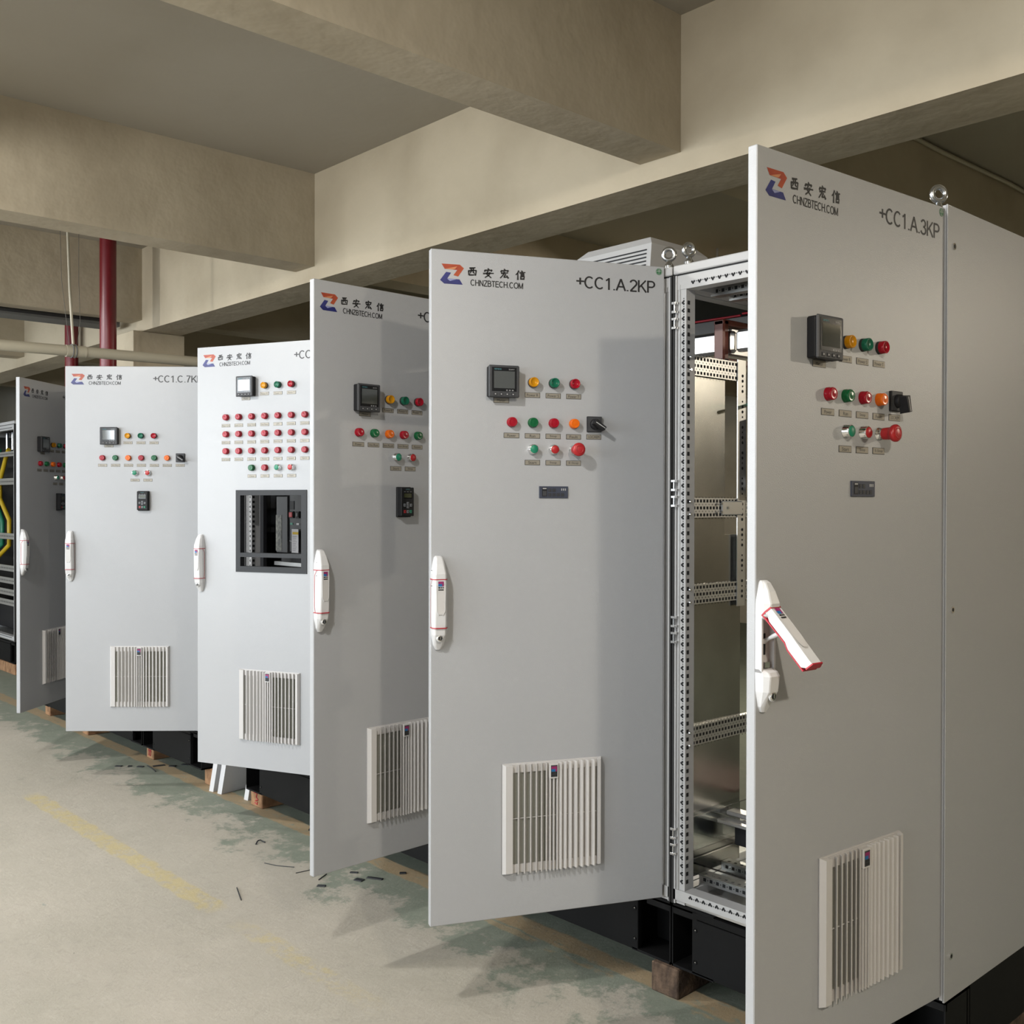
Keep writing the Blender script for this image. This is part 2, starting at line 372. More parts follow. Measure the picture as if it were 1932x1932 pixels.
for i, (x, y, z, p) in enumerate(LAMPS):
    t = empty('ceiling_lamp', (x, y, z), ['square white lamp hung over the aisle in front of the two nearest cabinets', 'square white lamp of the aisle row closest to the near end wall', 'square white lamp hung over the aisle before the door with many red lamps',
              'square white lamp hung over the aisle before the farthest open door', 'square white lamp of the aisle row closest to the far wall', 'square white lamp hung behind the cabinets near the near end wall', 'unseen square white lamp added behind the narrow open bay to brighten the back'][i], 'lamp', 'hanging lamps')
    m = MB(); m.box(-.30, .30, -.30, .30, 0, .08, lampm, .01); m.build('housing', t)
    m = MB(); m.cyl((0, 0, .08), 'z', .008, ZS - z - .08, lampm, 8); m.build('rod', t)

# ------------------------------------------------------------------ pipes, cables
t = empty('drain_pipe', (-6.615, 0, 2.505), 'long cream plastic pipe running level under the beams above the cabinets', 'pipe')
m = MB(); m.tube([(0, -1.55, -.06), (0, .8, -.02), (0, 2.5, .008), (0, 3.6, .022)], .0335, pvc, 24); m.build('pipe', t)
m = MB(); m.tube([(0, 2.33, .004), (0, 2.45, .006)], .0375, pvc, 24); m.build('coupling', t)
for yy in (2.365, 2.385):
    m = MB(); m.torus((0, yy, .006), .040, .004, cgry, 'y', 28, 8); m.build('pipe_clamp', t)
m = MB(); m.tube([(-6.615, 2.375, 2.55), (-6.63, 2.36, 2.9), (-6.64, 2.345, ZS)], .0085, pvc, 10)
tag(m.build('hanger_rod'), 'thin cream rod hanging from the slab to the drain pipe clamp', 'rod')
for k, (ya, yb_, yc) in enumerate(((2.31, 2.30, 2.335), (2.385, 2.42, 2.42))):
    m = MB(); m.tube([(-6.61, 2.395 if k else 2.35, 2.54), (-6.62, yc, 2.7), (-6.63, ya + .03 * k, 2.95), (-6.64, yb_, ZS)], .0016, cord, 6)
    tag(m.build('hanger_wire'), ['thin slack wire left of the hanger rod above the cream pipe', 'thin slack wire right of the hanger rod above the cream pipe'][k], 'wire', 'slack wires at the pipe hanger')
m = MB(); m.tube([(-7.265, 2.848, ZS), (-7.265, 2.848, 2.50), (-7.265, 2.875, 2.42), (-7.265, 2.95, 2.40), (-7.265, 3.50, 2.40), (-7.265, 3.58, 2.38), (-7.265, 3.60, 2.30), (-7.265, 3.60, 0)], .056, redpaint, 28); tag(m.build('fire_pipe'), 'thick dark red vertical pipe beside the cream column', 'pipe', 'red fire pipes')
m = MB(); m.tube([(-8.715, 3.116, 0), (-8.715, 3.116, ZS)], .052, redpaint, 28); tag(m.build('fire_pipe'), 'dark red vertical pipe farther off behind the hanger rod', 'pipe', 'red fire pipes')
m = MB(); pts = [(-7.60, y, 2.902 + .006 * math.sin(y * 2.1)) for y in [-.5 + .35 * k for k in range(11)]]; m.tube(pts, .014, cblk, 8)
tag(m.build('cable_bundle'), 'sagging black cable bundle strung under the far cross beam', 'cable')
m = MB(); m.box(-7.95, -7.735, -.5, 3.12, 2.890, 2.925, cgry); tag(m.build('cable_tray'), 'grey cable tray behind the black cable bundle under the far beam', 'cable tray')
m = MB(); m.tube([(-2.495, 4.6, 3.43), (-2.495, 5.4, 3.425), (-2.48, 6.2, 3.43), (-2.50, 7.2, 3.43)], .012, pvc, 8)
tag(m.build('conduit'), 'thin cream conduit in the corner of slab and cross beam at top right', 'conduit')
m = MB(); m.tube([(-6.3, 5.3, 2.6), (-6.3, 5.3, ZS)], .014, pvc, 8); tag(m.build('hanger_rod'), 'thin rod hanging behind the long beam above the many-lamp door', 'rod')
m = MB(); m.tube([(-6.3, 3.9, 2.56), (-6.3, 7.8, 2.56)], .04, pvc, 16); tag(m.build('drain_pipe'), 'cream pipe hung behind the long beam, its rod above the many-lamp door', 'pipe')

# ------------------------------------------------------------------ door furniture prototypes (door frame: x from hinge, -y outward)
def ring_loft(m, rings, mtl):
    n = len(rings[0]); vs = [p for r in rings for p in r]; fs = []
    for i in range(len(rings) - 1):
        for k in range(n): fs.append((i * n + k, i * n + (k + 1) % n, (i + 1) * n + (k + 1) % n, (i + 1) * n + k))
    m.add(vs, fs, mtl); m.add(rings[0], [tuple(range(n))], mtl); m.add(rings[-1], [tuple(range(n))], mtl)
def hring(z, w_, d):  # cross-section of the swing handle
    c = min(.007, d * .4); h = w_ / 2; q = h * .72
    return [(-h, 0, z), (-h, -d * .62, z), (-q, -d + .0015, z), (-q + .003, -d, z), (q - .003, -d, z), (q, -d + .0015, z), (h, -d * .62, z), (h, 0, z)]
def emblem(m, cx, cz, y, s, tf=None):
    f = tf or (lambda p: p)
    def q(x0, x1, z0, z1, mt): m.add([f((cx + x0 * s, y, cz + z0 * s)), f((cx + x1 * s, y, cz + z0 * s)), f((cx + x1 * s, y, cz + z1 * s)), f((cx + x0 * s, y, cz + z1 * s))], [(0, 1, 2, 3)], mt)
    q(-.5, .5, .75, 1.2, magen); q(.22, .5, .3, .75, magen); q(-.5, .22, .3, .75, cyanm)
    q(-.5, -.1, -.05, .2, ink); q(-.02, .2, -.05, .2, ink); q(.28, .5, -.05, .2, ink); q(-.5, .5, -.42, -.2, ink)
def lock(m, z, d):
    m.lathe_y((0, -d + .001, z), [(.0115, 0), (.0115, .0025), (.0095, .003)], whitep); m.lathe_y((0, -d - .0016, z), [(.0085, 0), (.0085, .002), (.006, .0016)], chrome)
    m.lathe_y((0, -d - .0028, z), [(.006, 0), (.006, .0012)], ink); m.box(-.0013, .0013, -d - .0048, -d - .002, z - .004, z + .005, chrome)
def handle_mesh():
    m = MB(); Z = [(0, .016, .008), (.012, .030, .014), (.045, .043, .031), (.075, .046, .035), (.10, .046, .036), (.205, .044, .037), (.225, .044, .036), (.255, .034, .026), (.272, .026, .016), (.277, .018, .008)]
    ring_loft(m, [hring(z, w_, d) for z, w_, d in Z], whitep)
    for z in (.066, .209):
        ring_loft(m, [hring(z + dz, .0472, .0372) for dz in (-.0014, .0014)], redl)
    for sx in (-1, 1): # side seam
        x = sx * .0237
        m.add([(x, -.010, .066), (x, -.0125, .066), (x, -.0075, .084), (x, -.005, .084)], [(0, 1, 2, 3)], redl)
        m.add([(x, -.005, .084), (x, -.0075, .084), (x, -.0075, .19), (x, -.005, .19)], [(0, 1, 2, 3)], redl)
        m.add([(x, -.005, .19), (x, -.0075, .19), (x, -.0215, .209), (x, -.019, .209)], [(0, 1, 2, 3)], redl)
        m.add([(x, -.010, .066), (x, -.0125, .066), (x, -.024, .0668), (x, -.024, .0652)], [(0, 1, 2, 3)], redl)
    # finger recess on the grip: its shade painted as a flat duller patch
    m.polyxz([(-.013, .192), (-.012, .118), (-.006, .106), (.006, .106), (.012, .118), (.013, .192)], -.0382, louv)
    for a, b in (((-.0135, .192), (-.0125, .117)), ((-.0125, .117), (-.006, .104)), ((.0135, .192), (.0125, .117)), ((.0125, .117), (.006, .104))):
        m.tube([(a[0], -.0375, a[1]), (b[0], -.0375, b[1])], .0012, whitep, 6)
    emblem(m, 0, .184, -.0386, .0165); lock(m, .036, .0272)
    for z in (.235, .19): m.lathe_y((-.0235, -.018, z), [(.0012, 0), (.0012, .001)], ink, 8)
    return m
def open_handle_mesh():
    m = MB()
    ring_loft(m, [hring(z, w_, d) for z, w_, d in ((0, .016, .008), (.012, .030, .014), (.045, .043, .031), (.078, .046, .035), (.086, .046, .030), (.092, .046, .016))], whitep)
    ring_loft(m, [hring(z, w_, d) for z, w_, d in ((.195, .045, .018), (.205, .045, .034), (.23, .044, .035), (.255, .034, .026), (.272, .026, .016), (.277, .018, .008))], whitep)
    m.box(-.023, -.018, -.017, 0, .085, .20, whitep); m.box(.018, .023, -.017, 0, .085, .20, whitep); m.box(-.02, .02, -.004, 0, .09, .2, louv)
    m.box(-.005, .005, -.0048, -.0035, .12, .165, hole); m.box(-.008, .008, -.014, -.004, .094, .106, chrome)
    m.lathe_y((-.021, -.012, .10), [(.0025, 0), (.0025, .001)], chrome, 10)
    lock(m, .036, .0272)
    # lever swung out about a pivot at the top
    A = R(-45)
    piv = Vector((0, -.022, .213))
    def tf(p):
        v = Vector(p) - piv; y = v.y * math.cos(A) - v.z * math.sin(A); z = v.y * math.sin(A) + v.z * math.cos(A)
        return (v.x, piv.y + y, piv.z + z)
    def lring(z, w_, d, back): return [tf(p) for p in ((-w_ / 2, back, z), (-w_ / 2, -d * .62, z), (-w_ * .36, -d, z), (w_ * .36, -d, z), (w_ / 2, -d * .62, z), (w_ / 2, back, z))]
    ring_loft(m, [lring(.066, .042, .035, -.022), lring(.075, .044, .035, -.013), (lring(.12, .044, .036, -.013)), lring(.135, .044, .037, -.019), lring(.190, .044, .037, -.018), lring(.209, .044, .037, -.026)], whitep)
    ring_loft(m, [lring(.063, .0455, .037, -.020), lring(.066, .0455, .037, -.020)], redl); ring_loft(m, [lring(.209, .0455, .038, -.012), lring(.213, .0455, .038, -.012)], redl)
    ring_loft(m, [[tf(p) for p in ((-.0228, -.0105, z), (-.0228, -.0135, z), (.0228, -.0135, z), (.0228, -.0105, z))] for z in (.066, .12)], redl)
    ring_loft(m, [[tf(p) for p in ((-.0226, b, z), (-.0226, b - .003, z), (.0226, b - .003, z), (.0226, b, z))] for z, b in ((.12, -.0105), (.135, -.0155), (.211, -.0125))], redl)
    m.add([tf((x, -.0378, z)) for x, z in ((-.013, .195), (-.012, .118), (-.006, .106), (.006, .106), (.012, .118), (.013, .195))], [(0, 1, 2, 3, 4, 5)], louv)  # lever's finger recess, shade painted as a flat duller patch
    emblem(m, 0, .188, -.0386, .0165, tf)
    a = tf((0, -.016, .163)); m.tube([(0, -.004, .148), (0, -.016, .155), a], [.006, .004, .0065], whitep, 10)
    m.tube([(0, -.004, .205), tf((0, -.016, .2))], .006, whitep, 10)
    return m
def grille_mesh(W=.323, H=.334):
    m = MB(); h = W / 2; b = .030
    m.box(-h, h, -.003, 0, 0, H, louv)
    m.box(-h + b, h - .012, -.0036, -.0028, .028, H - .030, filt)
    # side borders
    m.add([(-h, 0, 0), (-h, -.004, .0), (-h + .008, -.0165, .004), (-h + b, -.0165, .004), (-h + b, 0, .004),
           (-h, 0, H), (-h, -.004, H), (-h + .008, -.0165, H - .004), (-h + b, -.0165, H - .004), (-h + b, 0, H - .004)],
          [(0, 1, 6, 5), (1, 2, 7, 6), (2, 3, 8, 7), (3, 4, 9, 8), (0, 1, 2, 3, 4), (5, 6, 7, 8, 9)], louv)
    m.add([(h, 0, 0), (h, -.004, 0), (h - .006, -.0165, .004), (h - .016, -.0165, .004), (h - .016, 0, .004),
           (h, 0, H), (h, -.004, H), (h - .006, -.0165, H - .004), (h - .016, -.0165, H - .004), (h - .016, 0, H - .004)],
          [(0, 1, 6, 5), (1, 2, 7, 6), (2, 3, 8, 7), (3, 4, 9, 8), (0, 1, 2, 3, 4), (5, 6, 7, 8, 9)], louv)
    for zz in (.003, H - .028): m.box(-h + b, h - .016, -.0075, -.003, zz, zz + .025, louv)
    offs = [0, .0115, .0245, .040, .057, .0755, .095, .1145]
    xs = sorted(set([o for o in offs] + [-o for o in offs] + [.134]))
    for x in xs:
        t = .0030; top = H - .052 if abs(x) < .013 else H - .004
        q = 0 if abs(x) < .013 else (-.0085 if x > 0 else .0085)
        m.add([(x - t * .8 + q, -.003, .005), (x - t * .7, -.0175, .001), (x + t * .7, -.0175, .001), (x + t * .8 + q, -.003, .005),
               (x - t * .8 + q, -.003, top), (x - t * .7, -.0175, top), (x + t * .7, -.0175, top), (x + t * .8 + q, -.003, top)],
              [(0, 1, 5, 4), (1, 2, 6, 5), (2, 3, 7, 6), (0, 1, 2, 3), (4, 5, 6, 7)], louv)
    m.box(-h + b, h - .016, -.008, -.006, H * .5 - .0012, H * .5 + .0012, louv)
    m.box(-.0145, .0145, -.0195, -.003, H - .052, H - .006, louv, .0015); m.box(-.0105, .0105, -.0198, -.019, H - .047, H - .011, greyp)
    emblem(m, 0, H - .036, -.0201, .018)
    return m
def meter_mesh():
    m = MB(); m.box(-.046, .046, -.024, 0, -.046, .046, blkp, .003); m.box(-.048, .048, -.031, -.0235, -.048, .048, greyp, .003)
    m.box(-.0385, .0385, -.0318, -.0308, -.030, .0415, lcdb); m.box(-.0325, .0325, -.0323, -.0316, -.021, .030, lcd)
    m.text('SIEMENS', -.0205, .0357, .022, .0042, -.0325, teal); m.text('SICAM P', .0225, .0355, .017, .0034, -.0325, whink)
    for x in (.008, .017, .026): m.box(x - .0025, x + .0025, -.0325, -.0318, -.0265, -.0255, whink); m.box(x - .0025, x + .0025, -.0325, -.0318, -.0285, -.0277, whink)
    for x in (-.028, -.0095, .009, .0275):
        m.box(x - .0055, x + .0055, -.0322, -.031, -.0425, -.0345, blkp, .0004); m.box(x - .0047, x + .0047, -.0324, -.031, -.0417, -.0353, greyp); m.box(x - .0015, x + .0015, -.0326, -.032, -.040, -.037, whink)
    return m
def lamp_mesh(col, dome=True):
    m = MB(); m.lathe_y((0, 0, 0), [(.0152, 0), (.0152, .006), (.0147, .0068)], gasket if not dome else col, 24)
    if dome: m.lathe_y((0, 0, 0), [(.0145, .006), (.0145, .014), (.0136, .0172), (.0125, .0178), (.0115, .0174), (.006, .0182), (.0001, .0185)], col, 24)
    else: m.lathe_y((0, 0, 0), [(.0147, .006), (.0147, .0195), (.0138, .0205), (.0122, .0208), (.0118, .0200), (.0001, .0200)], col, 24)
    return m
def button_mesh(col):
    m = MB(); m.lathe_y((0, 0, 0), [(.0155, 0), (.0155, .003), (.0145, .004), (.0145, .017), (.0138, .018), (.0125, .0182)], chrome, 24)
    m.lathe_y((0, 0, 0), [(.0125, .012), (.0125, .0192), (.0115, .0200), (.0001, .0200)], col, 24); return m
def estop_mesh():
    m = MB(); m.lathe_y((0, 0, 0), [(.0155, 0), (.0155, .003), (.0138, .004), (.0138, .015)], chrome, 24)
    m.lathe_y((0, 0, 0), [(.0138, .014), (.0145, .028), (.0148, .034), (.0185, .038), (.0205, .042), (.0205, .047), (.0185, .050), (.014, .0515), (.0001, .052)], l_pnk, 28)
    m.lathe_y((0, -.0513, 0), [(.0125, 0), (.0125, .0012), (.0105, .0012), (.0105, 0)], l_pnk, 24); return m
def switch_mesh(A=R(-32)):
    m = MB(); m.box(-.024, .024, -.008, 0, -.024, .024, blkp, .001); m.box(-.0225, .0225, -.0088, -.0078, -.0225, .0225, greyp)
    m.lathe_y((0, 0, 0), [(.0165, .008), (.0160, .018), (.0150, .020), (.0001, .0205)], blkp, 24)
    c, s_ = math.cos(A), math.sin(A)
    def rt(x, y, z): return (x * c - z * s_, y, x * s_ + z * c)
    vs = [rt(*p) for p in ((-.012, -.016, .010), (.030, -.016, .007), (.030, -.016, -.007), (-.012, -.016, -.010), (-.011, -.038, .008), (.028, -.040, .0055), (.028, -.040, -.0055), (-.011, -.038, -.008))]
    m.add(vs, [(0, 1, 5, 4), (1, 2, 6, 5), (2, 3, 7, 6), (3, 0, 4, 7), (4, 5, 6, 7), (0, 1, 2, 3)], blkp)
    m.add([rt(*p) for p in ((-.009, -.0386, .0012), (.026, -.0406, .0012), (.026, -.0406, -.0012), (-.009, -.0386, -.0012))], [(0, 1, 2, 3)], whink)
    return m
def plc_mesh():
    m = MB(); m.box(-.047, .047, -.004, 0, -.018, .018, plcm, .0008); m.box(-.038, -.022, -.0046, -.0038, -.013, .014, blkp); m.box(-.036, -.024, -.005, -.0045, -.011, .004, greyp)
    m.box(-.036, -.024, -.005, -.0045, .0095, .0125, whink)
    for x, z in ((-.013, .006), (.001, .006), (-.013, -.008), (.001, -.008), (.015, -.008), (.029, -.008)):
        m.box(x - .005, x + .005, -.0046, -.0038, z - .0048, z + .0048, blkp); m.box(x - .0042, x + .0042, -.0048, -.0044, z - .004, z + .004, greyp); m.box(x - .0015, x + .0015, -.005, -.0046, z - .0015, z + .0015, ink)
    for x in (.026, .032, .038): m.box(x - .0014, x + .0014, -.0046, -.0038, .005, .0115, whink)
    return m
def keypad_mesh():
    m = MB(); m.box(-.031, .031, -.010, 0, -.054, .054, blkp, .002); m.box(-.029, .029, -.030, -.009, -.050, .052, blkp, .002)
    m.text('SIEMENS', 0, .0455, .018, .0035, -.0304, teal); m.box(-.019, .019, -.0304, -.0298, .012, .034, lcdb); m.box(-.0165, .0165, -.0308, -.0302, .016, .031, mat('keypad_display', (.05, .055, .02), .25))
    for x in (-.0135, 0, .0135): m.box(x - .003, x + .003, -.0303, -.0299, .0362, .0372, whink)
    for x, z, c in ((-.014, -.011, greyp), (.014, -.011, greyp), (0, -.005, greyp), (0, -.017, greyp), (-.013, -.034, l_pnk), (0, -.034, greyp), (.013, -.034, l_mgr)):
        m.box(x - .0048, x + .0048, -.0315, -.0298, z - .0052, z + .0052, c if c is not greyp else mat('pale_key', (.22, .23, .25), .4), .0006)
        m.box(x - .002, x + .002, -.0318, -.0312, z - .0015, z + .0015, ink)
    return m
def plate_mesh(t):
    m = MB(); m.box(-.0245, .0245, -.0008, 0, -.0078, .0078, plate_e); m.box(-.0232, .0232, -.0012, -.0006, -.0066, .0066, plate)
    if t: m.text(t, 0, -.0002, min(.042, .0046 * len(t) + .004), .0078, -.0014, ink)
    return m
def sticker_mesh():
    m = MB(); m.lathe_y((0, 0, 0), [(.0105, 0), (.0105, .0005)], stick, 24); m.torus((0, -.0006, 0), .0088, .0003, louv, 'y', 24, 4)
    m.box(-.0085, .0085, -.0009, -.0005, -.0004, .0004, louv); m.box(-.0004, .0004, -.0009, -.0005, -.0085, .0085, louv)
    m.text('A', -.003, .0035, .0035, .004, -.001, louv); m.text('1', .003, .0035, .0015, .004, -.001, louv); return m
GL = {'西': [[(25, 15), (50, 12), (78, 8)], [(14, 42), (20, 86)], [(14, 44), (50, 38), (86, 36), (80, 88)], [(40, 14), (41, 44), (30, 66)], [(60, 12), (58, 58), (72, 66)], [(22, 84), (50, 84), (80, 80)]],
      '安': [[(46, 2), (54, 15)], [(18, 20), (15, 36)], [(19, 23), (50, 20), (84, 18), (74, 33)], [(46, 28), (34, 60), (52, 76), (76, 98)], [(66, 42), (54, 70), (18, 97)], [(2, 56), (50, 52), (99, 50)]],
      '宏': [[(46, 0), (54, 13)], [(20, 18), (16, 34)], [(20, 21), (50, 18), (86, 16), (76, 31)], [(18, 46), (50, 42), (82, 40)], [(48, 30), (38, 60), (10, 96)], [(60, 54), (44, 86), (80, 82)], [(70, 68), (86, 96)]],
      '信': [[(36, 4), (26, 28), (8, 48)], [(27, 30), (27, 99)], [(62, 4), (70, 15)], [(44, 26), (70, 23), (98, 20)], [(54, 39), (88, 36)], [(54, 52), (88, 50)], [(54, 64), (57, 95)], [(54, 65), (88, 62), (85, 94)], [(57, 90), (84, 88)]]}
def brand_mesh():
    """logo mark, four brush characters and the web address; x = u from the free edge, z = height"""
    m = MB()
    def P(x, y, sk=.065): return (.028 + (x - 220) * .073 / 337, 2.271 - (y - 272 - sk * (x - 240)) * .059 / 284)
    y = -.0004
    m.polyxz([P(*p) for p in ((240, 272), (500, 287), (557, 340), (475, 457), (408, 437), (462, 363), (285, 347))], y, org)
    m.polyxz([P(*p) for p in ((305, 390), (375, 402), (322, 483), (495, 497), (540, 573), (278, 557), (220, 505))], y, blu)
    m.polyxz([P(*p) for p in ((300, 345), (462, 312), (430, 348), (400, 358))], y - .0002, orgl)
    m.polyxz([P(*p) for p in ((318, 486), (452, 495), (360, 520))], y - .0002, blul)
    for ch, cx, cz in (('西', 677, 385), ('安', 908, 404), ('宏', 1143, 412), ('信', 1373, 430)):
        px, pz = P(cx, cz)
        for st in GL[ch]:
            pts = [(px + (a - 50) * .000335, pz - (b - 50) * .00029 + (a - 50) * .00001) for a, b in st]
            n = len(pts)
            for i in range(n - 1):
                (xa, za), (xb, zb) = pts[i], pts[i + 1]; dx, dz = xb - xa, zb - za; l = math.hypot(dx, dz) or 1; nx, nz = -dz / l, dx / l
                wa = .0027 if i == 0 else .0021; wb = .0017 if i == n - 2 else .0021
                if n == 2: wa, wb = .0018, .0029
                m.polyxz([(xa - dx / l * .0007 + nx * wa, za - dz / l * .0007 + nz * wa), (xb + dx / l * .0006 + nx * wb, zb + dz / l * .0006 + nz * wb), (xb + dx / l * .0006 - nx * wb, zb + dz / l * .0006 - nz * wb), (xa - dx / l * .0007 - nx * wa, za - dz / l * .0007 - nz * wa)], y, ink)
    stroke_text(m, 'CHNZBTECH.COM', .1216, 2.2120, .166, .0180, y, ink, .15)
    return m
PROTO = {}
def proto(name, fn):
    if name not in PROTO:
        b = fn(); me = b.build('p'); PROTO[name] = me.data; bpy.data.objects.remove(me)
    return PROTO[name]
def put(name, key, fn, parent, loc, label=None, rot=None, scale=None):
    o = bpy.data.objects.new(name, proto(key, fn)); COL.objects.link(o); o.parent = parent; o.location = loc
    if rot: o.rotation_euler = rot
    if scale: o.scale = scale
    if label: o['label'] = label
    return o

DZ0, DZ1, DT = .3075, 2.3134, .024
def door(cab, cx, hx, hy, deg, w_, spec, window=None, thick=None, mtl=None):
    """door part of a cabinet; its children sit on its front face"""
    m = MB(); dt = DT
    if not window:
        m.box(-w_, 0, 0, dt, DZ0, DZ1, doorm, .002)
        m.box(-w_ + .035, -.035, dt, dt + .012, DZ0 + .06, DZ1 - .06, bodym)
    else:
        a, b, z0, z1 = [window[0] - w_, window[1] - w_, window[2], window[3]]
        m.box(-w_, a, 0, dt, DZ0, DZ1, doorm); m.box(b, 0, 0, dt, DZ0, DZ1, doorm); m.box(a, b, 0, dt, DZ0, z0, doorm); m.box(a, b, 0, dt, z1, DZ1, doorm)
    d = m.build('door', cab, (hx - cx, hy - cab.location.y, 0), R(deg))
    ux = lambda u: u - w_
    for it in spec:
        k = it[0]
        if k == 'lamp': put('indicator_lamp', 'lamp' + it[3] + str(it[4]), lambda: lamp_mesh(MATS[it[3]], it[4]), d, (ux(it[1]), 0, it[2]), {'red_lens': 'red lens', 'green_lens': 'green lens', 'teal_green_lens': 'green lens', 'amber_lens': 'amber lens', 'orange_lens': 'orange lens', 'matt_red_lens': 'red lens'}[it[3]])
        elif k == 'button': put('push_button', 'btn' + it[3], lambda: button_mesh(MATS[it[3]]), d, (ux(it[1]), 0, it[2]), {'matt_green_button': 'green cap in a chrome ring', 'matt_red_lens': 'red cap in a chrome ring'}[it[3]])
        elif k == 'estop': put('emergency_stop_button', 'estop', estop_mesh, d, (ux(it[1]), 0, it[2]), 'red mushroom head')
        elif k == 'switch': put('rotary_switch', 'sw' + str(len(it) > 3), (lambda: switch_mesh(it[3])) if len(it) > 3 else switch_mesh, d, (ux(it[1]), 0, it[2]), 'black knob on a grey square')
        elif k == 'plate': put('name_plate', 'pl' + it[3], lambda: plate_mesh(it[3]), d, (ux(it[1]), 0, it[2]))
        elif k == 'meter': put('power_meter', 'meter', meter_mesh, d, (ux(it[1]), 0, it[2]), 'black framed display')
        elif k == 'plc': put('control_module', 'plc', plc_mesh, d, (ux(it[1]), 0, it[2]), 'slate blue panel with keys')
        elif k == 'keypad': put('drive_keypad', 'keypad', keypad_mesh, d, (ux(it[1]), 0, it[2]), 'black keypad with a small display')
        elif k == 'grille': put('ventilation_grille', 'grille', grille_mesh, d, (ux(it[1]), 0, it[2]), 'off-white ribbed grille', None, (it[3], 1, 1) if len(it) > 3 else None)
        elif k == 'handle': put('door_handle', 'handle', handle_mesh, d, (ux(it[1]), 0, it[2]), 'white swing handle with red lines')
        elif k == 'ohandle': put('door_handle', 'ohandle', open_handle_mesh, d, (ux(it[1]), 0, it[2]), 'white handle with its lever swung out')
        elif k == 'logo': put('company_logo', 'logo', brand_mesh, d, (ux(it[1]), 0, it[2]), 'orange and blue mark with black writing', None, (it[3], 1, 1) if len(it) > 3 else None)
        elif k == 'title': put('cabinet_number', 'ti' + it[3], lambda: title_mesh(it[3]), d, (ux(it[1]), 0, it[2]), 'black lettering')
        elif k == 'sticker': put('round_sticker', 'sticker', sticker_mesh, d, (ux(it[1]), 0, it[2]), 'green round sticker')
    return d
def title_mesh(t):
    m = MB(); stroke_text(m, t, 0, -.0188, .270, .0375, -.0004, ink); return m

# ------------------------------------------------------------------ cabinet bodies
CLOV = []
def clover(m, x, y, z, ax, s=1., mt=None, vert=True, sgn=-1):
    """a clover hole and a dot on a front-facing strip"""
def holes_front(m, y, a0, a1, fixed, vert, pitch=.025, s=1., flip=False):
    """row of clover + dot holes in a front face (facing -y)"""
    n = int((a1 - a0) / pitch); e = y - .0004
    for i in range(n):
        c = a0 + (i + .5) * pitch
        def q(dx, dz, r, k=6):
            pts = []
            for j in range(k):
                t = 2 * math.pi * (j + .5) / k; px, pz = dx + r * math.cos(t), dz + r * math.sin(t)
                pts.append((fixed + px, c + pz) if vert else (c + pz, fixed - px if not flip else fixed + px))
            m.polyxz(pts, e, hole)
        q(-.0028, 0, .0042); q(.0016, .0042, .0038); q(.0016, -.0042, .0038); q(.0016, pitch / 2, .0021)
def slots_side(m, x, y0, y1, z0, z1, pitch, sgn):
    n = int((z1 - z0) / pitch)
    for i in range(n):
        z = z0 + (i + .5) * pitch; e = x + sgn * .0004
        m.add([(e, y0, z - .0062), (e, y1, z - .0062), (e, y1, z + .0062), (e, y0, z + .0062)], [(0, 1, 2, 3)], hole)
ZB, ZT = .297, 2.311
